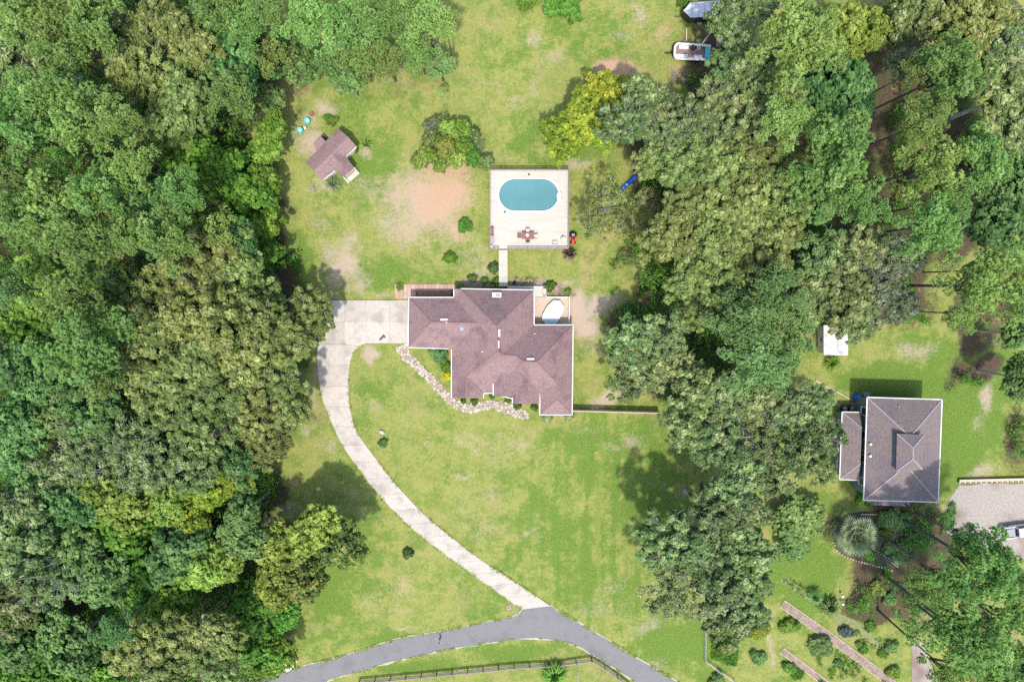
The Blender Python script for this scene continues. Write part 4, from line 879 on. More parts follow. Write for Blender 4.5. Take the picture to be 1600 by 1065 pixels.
# ---- white-roofed shed
sh = thing('white_shed', 'small shed with flat white roof half under the trees at the right', 'shed', tuple(P(1306, 532, 0)))
ZS = 2.5; sp = [P(1287,508,ZS+.12),P(1325.5,506,ZS+.12),P(1325,555,ZS),P(1287,554.5,ZS)]
part('roof', MB().add(sp+[v_-Vector((0,0,.1)) for v_ in sp], [(0,3,2,1),(4,5,6,7),(0,1,5,4),(1,2,6,5),(2,3,7,6),(3,0,4,7)]), pm('weathered_white_sheet', (.58,.56,.55), (.46,.43,.42), 1.5, c3=(.36,.32,.31), scale3=.8), sh, False)
for k in range(1, 8):
    a = sp[0].lerp(sp[1], k/8); b = sp[3].lerp(sp[2], k/8); part('roof_seam', MB().bar(a+Vector((0,0,.03)), b+Vector((0,0,.03)), .04, .04), M_WHITE, sh, False)
swp = inset([(v_.x, v_.y) for v_ in sp], .2); sw = part('wall', MB().prism(swp, -.1, ZS-.1), M_CREAM, sh, False); wall_windows(sh, sw, swp, .1, ZS, w=.8, h=.7, door_on=2)

# ------------------------------------------------------------------ pool deck with the oval pool
ZD = 1.15
dk = thing('pool_deck', 'square bleached wooden deck round the oval pool', 'deck', tuple(P(827, 328, 0)))
x0, y1 = P2(766, 266.5, ZD); x1, y0 = P2(887.5, 388.5, ZD)
pc = P(826, 304.5, ZD); PL = (P(874.5,304,ZD).x - P(777.5,304,ZD).x)/2; PW = (P(826,277.5,ZD).y - P(826,331.5,ZD).y)/2
def stadium(L_, W_, n=14):
    o = []
    for k in range(n+1): a = -math.pi/2 + math.pi*k/n; o.append((L_-W_*1.05 + W_*1.05*math.cos(a), W_*math.sin(a)))
    for k in range(n+1): a = math.pi/2 + math.pi*k/n; o.append((-(L_-W_*1.05) + W_*1.05*math.cos(a), W_*math.sin(a)))
    return [(pc.x+a, pc.y+b) for a, b in o]
bw = .142; nb_ = int((y1-y0)/bw); boards = MB()
for k in range(nb_):
    yc = y0 + (k+.5)*(y1-y0)/nb_; dy = abs(yc-pc.y); cuts = sorted([x0 + RNG.uniform(.2,.8)*(x1-x0)])
    segs = [(x0, cuts[0]-.004), (cuts[0]+.004, x1)]
    if dy < PW: 
        hx = PL-PW*1.05 + PW*1.05*math.sqrt(max(0, 1-(dy/PW)**2)); segs = [(x0, pc.x-hx), (pc.x+hx, x1)]
    for a, b in segs:
        if b-a > .05: boards.box(((a+b)/2, yc, ZD-.02+RNG.uniform(-.003,.003)), (b-a, bw-.007, .04))
part('deck_boards', boards, M_WOODL, dk, False, kind='stuff')
fr = MB()
for yy in (y0-.03, y1+.03): fr.box(((x0+x1)/2, yy, ZD-.14), (x1-x0+.12, .05, .26))
for xx in (x0-.03, x1+.03): fr.box((xx, (y0+y1)/2, ZD-.14), (.05, y1-y0, .26))
part('deck_frame', fr, M_WOODG, dk, False)
sk_ = MB()
for yy in (y0+.02, y1-.02): sk_.box(((x0+x1)/2, yy, .42), (x1-x0-.1, .03, .9))
for xx in (x0+.02, x1-.02): sk_.box((xx, (y0+y1)/2, .42), (.03, y1-y0-.1, .9))
part('skirt', sk_, M_WOODB, dk, False)
def rail(ax, ay, bx, by, n):
    a, b = Vector((ax, ay)), Vector((bx, by))
    for k in range(n+1):
        q = a.lerp(b, k/n); part('rail_post', MB().bbox((q.x, q.y, ZD+.42), (.10,.10,.94), 0, .02), M_WOODG, dk, False)
    part('top_rail', MB().bar((a.x, a.y, ZD+.95), (b.x, b.y, ZD+.95), .13, .05), M_WOODG, dk, False)
    part('lower_rail', MB().bar((a.x, a.y, ZD+.5), (b.x, b.y, ZD+.5), .04, .09), M_WOODG, dk, False)
    part('lower_rail', MB().bar((a.x, a.y, ZD+.18), (b.x, b.y, ZD+.18), .04, .09), M_WOODG, dk, False)
sx0, sx1 = P2(779,390,ZD)[0], P2(793.5,390,ZD)[0]
rail(x0, y1, x1, y1, 7); rail(x0, y0, x0, y1, 7); rail(x1, y0, x1, y1, 7); rail(sx1, y0, x1, y0, 6); rail(x0, y0, sx0, y0, 1)
po = thing('oval_pool', 'oval pool of turquoise water with white rim in the wooden deck', 'pool', (pc.x, pc.y, 0))
so, si, sw_ = stadium(PL+.02, PW+.02), stadium(PL-.19, PW-.19), stadium(PL-.2, PW-.2)
cp = MB(); n = len(so); cp.add([(a, b, ZD+.005) for a, b in so]+[(a, b, ZD+.07) for a, b in so]+[(a, b, ZD+.07) for a, b in si]+[(a, b, ZD-.25) for a, b in si], [(k+i, k+(i+1) % n, k+n+(i+1) % n, k+n+i) for k in (0, n, 2*n) for i in range(n)])
part('rim', cp, pm('white_pool_rim', (.80,.80,.78), (.74,.74,.72), 4, rough=.4), po, False)
lin = pm('pool_liner', (.13,.36,.42), (.11,.32,.37), .5, rough=.7)
ln = MB(); ln.add([(a, b, ZD-.02) for a, b in sw_]+[(a, b, .02) for a, b in sw_], [(i, n+i, n+(i+1) % n, (i+1) % n) for i in range(n)]+[tuple(range(n, 2*n))]); part('liner', ln, lin, po, False)
pwall = stadium(PL, PW); part('pool_wall', MB().add([(a, b, -.05) for a, b in pwall]+[(a, b, ZD-.05) for a, b in pwall], [(i, (i+1) % n, n+(i+1) % n, n+i) for i in range(n)]), M_GREY, po, False)
mw_, ntw, bw_ = _new('pool_water'); MATS['pool_water'] = mw_
bw_.inputs['Base Color'].default_value = (.20,.50,.56,1); bw_.inputs['Roughness'].default_value = .08; bw_.inputs['Specular IOR Level'].default_value = .4; bw_.inputs['Transmission Weight'].default_value = .35; bw_.inputs['IOR'].default_value = 1.33
nzw = ntw.nodes.new('ShaderNodeTexNoise'); nzw.inputs['Scale'].default_value = .5; nzw.inputs['Detail'].default_value = 3
crw = ntw.nodes.new('ShaderNodeValToRGB'); crw.color_ramp.elements[0].color = (.125,.315,.335,1); crw.color_ramp.elements[1].color = (.175,.385,.40,1); crw.color_ramp.elements[0].position = .35; crw.color_ramp.elements[1].position = .65
ntw.links.new(nzw.outputs['Fac'], crw.inputs[0]); ntw.links.new(crw.outputs[0], bw_.inputs['Base Color'])
nzb = ntw.nodes.new('ShaderNodeTexNoise'); nzb.inputs['Scale'].default_value = 3; bpw = ntw.nodes.new('ShaderNodeBump'); bpw.inputs['Strength'].default_value = .14; ntw.links.new(nzb.outputs['Fac'], bpw.inputs['Height']); ntw.links.new(bpw.outputs[0], bw_.inputs['Normal'])
part('water', MB().poly([(a, b, ZD-.14) for a, b in stadium(PL-.195, PW-.195)]), mw_, po, False)
st_ = P(872, 306.5, ZD); lad = MB()
for k in range(3): lad.box((st_.x+.25-.28*k, st_.y, ZD-.02-.09*k), (.3, .75, .1))
part('pool_steps', lad, M_WHITE, po, False)
for s in (-1, 1): part('handrail', MB().tube([(st_.x+.5, st_.y+s*.42, ZD+.05),(st_.x+.42, st_.y+s*.42, ZD+.75),(st_.x-.1, st_.y+s*.42, ZD+.7),(st_.x-.3, st_.y+s*.42, ZD-.1)], [.025]*4, 6), M_ALU, po, False)
for px, py in ((826.5,272.5),(789,331)):
    q = P(px, py, ZD); part('skimmer_lid', MB().lathe((q.x, q.y, ZD), [(.17,0),(.17,.025),(.1,.03)], 12), M_DARK, po, False)

# ---- walkway from the pool deck down to the house deck
wk = thing('walkway', 'narrow plank walkway with steps between pool deck and house', 'walkway', tuple(P(786, 418, 0)))
lv = [(390.5,402,ZD-.12),(402,414,ZD-.28),(414,417.5,ZD-.40),(417.5,423,ZD-.50),(423,435,ZD-.60),(435,447,ZD-.68)]
for a, b, zz in lv:
    ya, yb = P2(786, a, zz)[1], P2(786, b, zz)[1]; n_ = max(2, int(abs(yb-ya)/.15)); xa, xb = P2(779.5,a,zz)[0], P2(793,a,zz)[0]
    for k in range(n_):
        yc = ya + (yb-ya)*(k+.5)/n_; part('plank', MB().box(((xa+xb)/2, yc, zz-.02), (xb-xa, abs(yb-ya)/n_-.014, .04)), M_WOODL, wk, False)
    part('stringer', MB().box((xa+.06, (ya+yb)/2, zz-.16), (.05, abs(yb-ya), .24)), M_WOODG, wk, False); part('stringer', MB().box((xb-.06, (ya+yb)/2, zz-.16), (.05, abs(yb-ya), .24)), M_WOODG, wk, False)

# ---- house deck with the little white covered pool
hd = thing('house_deck', 'honey-coloured wooden deck in the corner behind the house', 'deck', tuple(P(862, 480, 0)))
ZK = .45
def planks(px0, py0, px1, py1, zz, w=.14, mat=None, vertical=True):
    a = P(px0, py0, zz); b = P(px1, py1, zz); mb = MB()
    if vertical:
        n_ = max(1, int((b.x-a.x)/w))
        for k in range(n_): mb.box((a.x+(b.x-a.x)*(k+.5)/n_, (a.y+b.y)/2, zz-.02), ((b.x-a.x)/n_-.012, a.y-b.y, .04))
    else:
        n_ = max(1, int((a.y-b.y)/w))
        for k in range(n_): mb.box(((a.x+b.x)/2, b.y+(a.y-b.y)*(k+.5)/n_, zz-.02), (b.x-a.x, (a.y-b.y)/n_-.012, .04))
    part('deck_boards', mb, mat or M_WOODN, hd, False, kind='stuff')
    part('deck_frame', MB().box(((a.x+b.x)/2, (a.y+b.y)/2, zz-.17), (b.x-a.x-.02, a.y-b.y-.02, .22)), M_WOODB, hd, False)
planks(835.5, 464, 889, 508.5, ZK); planks(793.5, 448, 853.5, 463.6, ZK+.02, mat=M_WOODL, vertical=False)
for a, b in (((793,447.4),(854,447.8)),((854,447.8),(854,463.8)),((854,463.8),(889.6,464)),((889.6,464),(889.2,509))):
    part('edge_board', MB().bar(P(a[0],a[1],ZK+.06), P(b[0],b[1],ZK+.06), .12, .2), M_WHITE, hd, False)
for px, py in ((889.5,472),(889.4,483),(889.3,494),(889.2,505)):
    q = P(px, py, ZK+.9); part('rail_post', MB().box((q.x, q.y, ZK+.4), (.09,.09,.9)), M_WHITE, hd, False)
part('top_rail', MB().bar(P(889.5,464,ZK+.88), P(889.2,508,ZK+.88), .10, .05), M_WHITE, hd, False)
cov = [(865.4,469),(874.7,470),(880.9,478.4),(880.3,485),(872,501),(868.5,505),(853.5,506.5),(847.3,499),(848.3,490.8),(856,477.4)]
sp_ = thing('covered_pool', 'small ten-sided pool with white cover on the honey-coloured deck', 'pool', tuple(P(864, 488, ZK)))
cz = ZK+.55; cpts = [P2(a, b, cz) for a, b in cov]
part('pool_wall', MB().prism(inset(cpts, .06), ZK, cz-.02), M_TURQ, sp_, False); part('rim', MB().prism(inset(cpts, -.03), cz-.02, cz+.03), M_WHITE, sp_, False)
part('cover', MB().prism(inset(cpts, .10), cz+.03, cz+.045), pm('white_pool_cover', (.50,.60,.66), (.44,.54,.60), 1.2, rough=.5), sp_, False)
sx_ = inset(cpts, .11); part('exposed_water', MB().prism([Vector(sx_[5]), Vector(sx_[6]), Vector(sx_[6]).lerp(Vector(sx_[3]), .06), Vector(sx_[5]).lerp(Vector(sx_[8]), .06)], cz+.045, cz+.05), M_TURQ, sp_, False)

# ---- brick patio strip and planter on the garage side
bpn = bpy.data.objects.new('brick_patio', None); COL.objects.link(bpn); bpn['kind'] = 'structure'; WLOC[bpn] = Vector((0,0,0))
def paver_field(px0, py0, px1, py1, zt, w=.62, d=.42):
    a, b = P(px0, py0), P(px1, py1); nx = max(1, int((b.x-a.x)/w)); ny = max(1, int((a.y-b.y)/d)); me = None
    for j in range(ny):
        for i in range(nx):
            xx = a.x+(b.x-a.x)*(i+.5)/nx; yy = b.y+(a.y-b.y)*(j+.5)/ny
            if me is None: me = mesh_from('paver', MB().bbox((0,0,0), ((b.x-a.x)/nx-.015, (a.y-b.y)/ny-.015, .1), 0, .01), M_PAVER)
            o = bpy.data.objects.new('paver', me); COL.objects.link(o); o.parent = bpn; o.location = (xx, yy, zt-.05+RNG.uniform(-.004,.004))
paver_field(617, 444, 712, 452, .05); paver_field(617, 452, 650, 466, .05)
pb = thing('brick_planter', 'long low brick planter of rusty soil behind the garage wing', 'planter', tuple(P(678, 458, 0)))
a, b = P(650,452.5), P(705,465)
for c, d in ((((a.x+b.x)/2, a.y-.08), (b.x-a.x, .16)), (((a.x+b.x)/2, b.y+.08), (b.x-a.x, .16))): part('side_wall', MB().bbox((c[0], c[1], .22), (d[0], d[1], .5), 0, .02), M_WOODG, pb, False)
for xx in (a.x+.08, b.x-.08): part('end_wall', MB().bbox((xx, (a.y+b.y)/2, .22), (.16, a.y-b.y-.33, .5), 0, .02), M_WOODB, pb, False)
part('soil', MB().box(((a.x+b.x)/2, (a.y+b.y)/2, .12), (b.x-a.x-.32, a.y-b.y-.32, .3)), pm('rusty_soil', (.36,.20,.10), (.22,.12,.07), 3, rough=.95, bump=.4), pb, False)
q = P(706, 460, .8); ac = thing('air_conditioner', 'white air conditioner in the wall nook behind the garage wing', 'air conditioner', (q.x, q.y, 0)); part('casing', MB().bbox((0,0,.4), (.75,.75,.8), 0, .04), M_GREY, ac); part('fan_grille', MB().lathe((0,0,.8), [(.3,0),(.3,.03),(.1,.05)], 16), M_BLACK, ac); 
# ------------------------------------------------------------------ things on the pool deck
def at(px, py, z=0.0): return tuple(P(px, py, z))
tb = thing('patio_table', 'red-brown rectangular patio table with a white dish on the pool deck', 'table', at(825, 368.5, ZD))
for k in range(6): part('table_slat', MB().box((0, -.44+.176*k, .73), (1.9, .165, .04)), M_BRWN, tb)
part('apron', MB().box((0, 0, .68), (1.7, .75, .06)), M_BRWN, tb)
for sx in (-1, 1):
    for sy in (-1, 1): part('leg', MB().box((sx*.82, sy*.36, .35), (.08, .08, .7)), M_BRWN, tb)
dish = thing('dish', 'white dish lying on the patio table', 'dish', at(824, 367.5, ZD+.75)); part('bowl', MB().lathe((0,0,0), [(.10,0),(.22,.07),(.24,.08)], 14), M_WHITE, dish)
def chair(px, py, rz, label, seat, frame, z0=ZD, w=.56):
    t = thing('patio_chair', label, 'chair', at(px, py, z0+.4)[:2]+(z0,), rz, 'patio chairs on the pool deck')
    part('seat', MB().bbox((0, 0, .43), (w, w, .07), 0, .03), seat, t); part('backrest', MB().box((0, w/2, .70), (w, .06, .52), 0, .15), seat, t)
    for s in (-1, 1):
        part('armrest', MB().bbox((s*w/2, 0, .64), (.07, w, .04), 0, .01), frame, t)
        for q in (-1, 1): part('leg', MB().box((s*w/2, q*w/2*.9, .31), (.05, .05, .62)), frame, t)
    return t
chair(824.5, 361, 0, 'white-cushioned patio chair on the upper side of the table', M_WHITE, M_DARK)
chair(837, 369, -math.pi/2, 'white-cushioned patio chair at the right end of the table', M_WHITE, M_DARK)
chair(812, 368.5, math.pi/2, 'brown wooden patio chair at the left end of the table', M_BRWN, M_WOODB)
chair(824.5, 375.5, math.pi, 'brown wooden patio chair on the lower side of the table', M_BRWN, M_WOODB)
chair(867, 379.5, math.pi, 'grey patio chair standing alone near the lower right deck corner', M_WHITE, M_GREY)
chair(880.5, 373.5, math.pi/4, 'white patio chair turned diagonally at the right edge of the deck', M_WHITE, M_TAN)
def deck_box(px, py, w, d, h, mat, lid, label, z0=ZD):
    t = thing('deck_box', label, 'storage box', at(px, py, z0)); part('body', MB().box((0,0,h/2-.02), (w-.04, d-.04, h-.04)), mat, t); part('lid', MB().bbox((0,0,h), (w, d, .08), 0, .03), lid, t)
    for s in (-1, 1): part('latch', MB().box((w/2+.01, s*d*.25, h-.08), (.03,.06,.08)), M_DARK, t)
deck_box(768.6, 361, .58, 1.15, .55, M_BRWN, pm('plum_brown_lid', (.23,.12,.12), (.19,.1,.1), 3), 'plum-brown storage box on the left edge of the pool deck')
deck_box(768.6, 375, .62, 1.35, .55, M_DARK, pm('lavender_grey_lid', (.33,.30,.35), (.28,.26,.30), 3), 'grey storage box with black edges on the left of the deck')
deck_box(767.8, 386, .42, .5, .4, M_WHITE, M_WHITE, 'small white box in the lower left deck corner')
# riding mower beside the deck
mo = thing('riding_mower', 'red and black riding mower beside the deck corner', 'mower', at(895, 372, 0), 0)
part('hood', MB().bbox((0, -.55, .55), (.55, .8, .45), 0, .12), M_RED, mo); part('deck_cover', MB().lathe((0,.1,.22), [(.5,0),(.52,.12),(.4,.18)], 14, 1.15, .8), M_RED, mo)
part('body', MB().bbox((0, .5, .45), (.75, .8, .35), 0, .1), M_BLACK, mo); part('seat', MB().bbox((0, .45, .72), (.45, .42, .14), 0, .05), M_GREY, mo); part('seat_back', MB().box((0, .68, .92), (.45, .1, .34)), M_BLACK, mo)
part('steering_wheel', MB().lathe((0,-.05,.92), [(.19,0),(.2,.03),(.17,.04)], 14), M_BLACK, mo); part('steering_column', MB().tube([(0,-.25,.6),(0,-.05,.92)], [.03,.03], 6), M_BLACK, mo)
def wheel(root, x, y, r, w, hub=None, z=None, axis='x'):
    o = MB(); n = 14; z = r if z is None else z
    dirs = (lambda c, s, e: (x+e, y+c, z+s)) if axis == 'x' else (lambda c, s, e: (x+c, y+e, z+s))
    for e in (-w/2, w/2):
        for k in range(n): o.v.append(dirs(r*math.cos(6.2832*k/n), r*math.sin(6.2832*k/n), e))
    o.f += [(k, (k+1) % n, n+(k+1) % n, n+k) for k in range(n)] + [tuple(range(n-1,-1,-1)), tuple(range(n, 2*n))]
    wl = part('wheel', o, M_RUB, root); h = MB()
    for e in (-w/2-.012, w/2+.012):
        for k in range(n): h.v.append(dirs(.55*r*math.cos(6.2832*k/n), .55*r*math.sin(6.2832*k/n), e))
    h.f += [(k, (k+1) % n, n+(k+1) % n, n+k) for k in range(n)] + [tuple(range(n-1,-1,-1)), tuple(range(n, 2*n))]
    part('rim', h, hub or M_GREY, wl)
for s in (-1, 1): wheel(mo, s*.45, .55, .28, .24); wheel(mo, s*.38, -.7, .18, .16)
# bench on the house deck
bn = thing('bench', 'dark framed bench on the narrow part of the house deck', 'bench', at(851, 456, ZK+.02), 0)
for k in range(3): part('seat_slat', MB().box((-.14+.14*k, 0, .43), (.12, 1.1, .03)), M_TAN, bn)
part('back_frame', MB().box((.26, 0, .65), (.05, 1.15, .5)), M_DARK, bn)
for s in (-1, 1): part('end_frame', MB().box((0, s*.56, .3), (.5, .06, .62)), M_DARK, bn)

# ------------------------------------------------------------------ boat on its trailer
rzb = math.radians(-3)
bt = thing('deck_boat', 'white deck boat with brown floor and turquoise stern cover on a trailer', 'boat', at(1079, 84, .6)[:2]+(0,), rzb)
def boat_outline(L_, W_, n=9):
    o = [(L_/2, -W_/2*.92), (L_/2+.0, W_/2*.92)]
    for k in range(n+1):
        a = math.pi/2 + math.pi*k/n; o.append((-L_/2+W_*.30 + W_*.30*math.cos(a), W_/2*math.copysign(abs(math.sin(a))**.55, math.sin(a))))
    return o
ZB = .62; ou = boat_outline(5.5, 2.5); mid_ = [(x*.99, y*.97) for x, y in ou]; kee = [(x*.88+.15, y*.55) for x, y in ou]; n = len(ou)
hb = MB(); hb.add([(x, y, ZB) for x, y in kee]+[(x, y, ZB+.55) for x, y in mid_]+[(x, y, ZB+.8) for x, y in ou], [tuple(range(n-1,-1,-1))]+[(k+i, k+(i+1) % n, k+n+(i+1) % n, k+n+i) for k in (0, n) for i in range(n)]); part('hull', hb, M_WHITE, bt)
ci = inset(ou, .30); gw = MB(); gw.add([(x, y, ZB+.8) for x, y in ou]+[(x, y, ZB+.83) for x, y in ou]+[(x, y, ZB+.83) for x, y in ci]+[(x, y, ZB+.42) for x, y in ci], [(k+i, k+(i+1) % n, k+n+(i+1) % n, k+n+i) for k in (0, n, 2*n) for i in range(n)]); part('gunwale', gw, M_WHITE, bt)
part('floor', MB().poly([(x, y, ZB+.42) for x, y in ci]), pm('brown_boat_floor', (.27,.19,.16), (.20,.14,.12), 4), bt)
for x, y, sx, sy in ((-1.25, .62, 1.5, .5), (-1.45, -.66, 1.75, .55), (1.0, -.66, 1.2, .55)): part('bench_seat', MB().bbox((x, y, ZB+.62), (sx, sy, .4), 0, .06), M_WHITE, bt)
part('console', MB().bbox((.15, .66, ZB+.72), (.55, .55, .62), 0, .08), M_DARK, bt); part('windscreen', MB().box((-.12, .66, ZB+1.12), (.04, .55, .3)), M_GLASS, bt)
part('helm_seat', MB().lathe((1.0, .62, ZB+.42), [(.12,0),(.12,.25),(.32,.3),(.34,.42),(.2,.46)], 14), M_TAN, bt); part('steering_wheel', MB().lathe((.5, .62, ZB+1.0), [(.16,0),(.17,.03),(.12,.04)], 12), M_BLACK, bt)
part('stern_cover', MB().bbox((2.3, -.1, ZB+.78), (.62, 1.7, .5), 0, .08), M_TURQ, bt)
for x in (-1.8, 0, 1.6):
    for s in (-1, 1): part('rail_post', MB().tube([(x, s*1.12, ZB+.83),(x, s*1.12, ZB+1.15)], [.02,.02], 5), M_ALU, bt)
for s in (-1, 1): part('rail', MB().tube([(-2.0, s*1.12, ZB+1.15),(2.0, s*1.12, ZB+1.15)], [.025,.025], 5), M_ALU, bt)
part('outboard_motor', MB().bbox((3.0, 0, ZB+.75), (.5, .42, .6), 0, .12), M_BLACK, bt); part('motor_leg', MB().box((3.02, 0, ZB+.2), (.2, .14, .7)), M_DARK, bt)
tr_ = thing('boat_trailer', 'black trailer under the white deck boat, tongue pointing left', 'trailer', at(1079, 84, .6)[:2]+(0,), rzb)
for s in (-1, 1): part('beam', MB().box((0, s*.6, .48), (5.0, .09, .12)), M_BLACK, tr_); wheel(tr_, .6, s*1.12, .32, .2, axis='y'); part('fender', MB().bbox((.6, s*1.14, .68), (.9, .28, .06), 0, .02), M_BLACK, tr_)
part('axle', MB().box((.6, 0, .34), (.08, 2.1, .08)), M_BLACK, tr_); part('tongue', MB().bar((-2.4, 0, .52), (-3.9, -.1, .5), .11, .11), M_BLACK, tr_); part('winch_post', MB().box((-2.9, 0, .95), (.18, .25, .8)), M_BLACK, tr_); part('jack', MB().tube([(-3.5,.12,.02),(-3.5,.12,.75)], [.04,.04], 6), M_DARK, tr_)
for x in (-2.0, 2.2): part('cross_beam', MB().box((x, 0, .47), (.09, 1.12, .1)), M_BLACK, tr_)
# black cargo trailer with pale roof
ct = thing('cargo_trailer', 'black enclosed trailer with pale roof and pointed nose at the top edge', 'trailer', at(1094, 20, 1.3)[:2]+(0,), math.radians(4))
op = [(2.6,-1.05),(2.6,1.05),(-1.7,1.05),(-2.75,0),(-1.7,-1.05)]; part('body', MB().prism(op, .45, 2.45), M_BLACK, ct); part('roof', MB().prism(inset(op, -.04), 2.45, 2.53), pm('pale_metal_roof', (.52,.54,.57), (.44,.46,.49), 3, rough=.5), ct)
for k in range(5): part('roof_bow', MB().box((-1.5+.9*k, 0, 2.54), (.05, 2.06, .03)), M_GREY, ct)
for s in (-1, 1):
    for x in (.2, 1.0): wheel(ct, x, s*1.0, .33, .2, axis='y')
part('tongue', MB().bar((-2.4, 0, .5), (-3.6, 0, .48), .12, .1), M_DARK, ct); part('side_door', MB().box((-1.1, -1.06, 1.4), (.75, .04, 1.7)), M_DARK, ct); part('step', MB().box((.1, -1.25, .4), (.7, .4, .06)), M_ALU, ct)
lg = thing('timber_rail', 'pale timber lying upright on the grass between boat and trailer', 'timber', at(1072, 55, .2)); part('beam', MB().bbox((0,0,.12), (.16, 1.9, .2), .02, .02), M_TIMB, lg)
for s in (-1, 1): part('block', MB().box((0, s*.7, .01), (.3,.2,.06)), M_WOODB, lg)
# burn pile near the boat
bp2 = thing('brush_pile', 'pile of brown brush and sticks below the boat', 'brush pile', at(1062, 120, .2)); rb = random.Random(4); stk = MB()
for k in range(60): a = rb.uniform(0, 6.28); c = Vector((rb.uniform(-1.3,1.3), rb.uniform(-.8,.8), rb.uniform(.05,.45))); d = Vector((math.cos(a), math.sin(a), rb.uniform(-.2,.3)))*rb.uniform(.3,.8); stk.tube([c-d, c+d], [.035,.02], 4)
part('sticks', stk, pm('brown_sticks', (.22,.14,.11), (.40,.32,.27), 2), bp2, kind='stuff')

# ------------------------------------------------------------------ left lawn bits
def saucer(px, py, label):
    t = thing('saucer_chair', label, 'chair', at(px, py, .4), 0, 'turquoise round chairs'); t.location.z = 0
    part('bowl', MB().lathe((0,0,.28), [(.12,0),(.36,.10),(.46,.28),(.42,.28),(.32,.14),(.08,.06)], 18), M_TURQ, t); part('cushion', MB().lathe((0,0,.34), [(.2,0),(.24,.06),(.1,.09)], 12), pm('pale_turquoise_cushion', (.35,.68,.70), (.28,.6,.63), 3), t)
    for k in range(4): a = .78+1.5708*k; part('leg', MB().tube([(.12*math.cos(a), .12*math.sin(a), .32),(.34*math.cos(a), .34*math.sin(a), 0)], [.025,.02], 5), M_DARK, t)
saucer(480.3, 189, 'upper right of two turquoise round chairs on the left lawn'); saucer(468.8, 203.6, 'lower left of two turquoise round chairs on the left lawn')
ts = thing('side_table', 'tiny pale side table beside the lower turquoise chair', 'table', at(477.5, 200.5)); part('top', MB().lathe((0,0,.38), [(.2,0),(.2,.03),(.18,.035)], 12), M_CREAM, ts); part('pedestal', MB().lathe((0,0,0), [(.14,0),(.05,.05),(.05,.38)], 8), M_CREAM, ts)
fpit = thing('fire_pit', 'small rusty fire pit by the upper turquoise chair', 'fire pit', at(488, 179)); part('bowl', MB().lathe((0,0,.1), [(.15,0),(.34,.14),(.36,.2),(.31,.19),(.1,.05)], 14), pm('rust', (.28,.12,.07), (.18,.08,.05), 5), fpit)
for k in range(3): a = 2.094*k; part('leg', MB().tube([(.2*math.cos(a), .2*math.sin(a), .14),(.26*math.cos(a), .26*math.sin(a), 0)], [.02,.02], 5), M_DARK, fpit)
barrel = thing('barrel', 'dark barrel against the back of the cabin', 'barrel', at(507, 216.5, .4)[:2]+(0,)); part('body', MB().lathe((0,0,0), [(.26,0),(.31,.3),(.31,.55),(.26,.85)], 14), M_WOODB, barrel); part('lid', MB().lathe((0,0,.85), [(.27,0),(.27,.03),(.2,.04)], 14), M_DARK, barrel)
shrub(518, 188, 11, 'broad-leaved green shrub just above the cabin', 'G', 1.0)
spiky(521, 287, 15, 'round spiky yucca at the front of the cabin', 'A', .9, 70, .045, name='yucca', cat='yucca')
spiky(572, 226, 11, 'few-leaved banana plant at the right corner of the cabin', 'G', 1.2, 9, .13, name='banana_plant')
shrub(556, 233, 5, 'small green bush under the right eave of the cabin', 'G', .6)
dsh = thing('dead_shrub', 'small grey leafless shrub below the cabin', 'shrub', at(491, 297)); ds = MB(); rd = random.Random(8)
for k in range(40): a = rd.uniform(0,6.28); e = Vector((math.cos(a)*rd.uniform(.2,.8), math.sin(a)*rd.uniform(.2,.8), rd.uniform(.2,.8))); ds.tube([(0,0,0), e*.5+Vector((rd.uniform(-.1,.1),rd.uniform(-.1,.1),.1)), e], [.03,.02,.008], 4, False)
part('twigs', ds, M_BARKP, dsh)
shrub(729, 352, 13, 'round bright shrub on the lawn left of the pool deck', 'G', 1.3); shrub(703, 402, 10, 'round shrub on the lawn above the garage wing', 'G', 1.0)
shrub(598, 692, 8, 'small dark round shrub on the lawn beside the driveway', 'D', .9)
rk = thing('rock', 'pale rock on the lawn beside the driveway', 'rock', at(597, 674.5)); rr = MB().lathe((0,0,-.05), [(.5,0),(.55,.15),(.42,.36),(.18,.46)], 9, 1.0, .62, -.5); part('boulder', rr, M_ROCK, rk)
rg_ = thing('stone_ring', 'thin pale ring lying on the front lawn', 'ring', at(668, 692)); rp = [(math.cos(a)*.42, math.sin(a)*.42, .03) for a in [6.2832*k/20 for k in range(21)]]; part('hoop', MB().tube(rp, [.04]*21, 5), M_TIMB, rg_)
shrub(637, 865, 9, 'small dark sapling on the grass left of the driveway', 'D', 1.4)
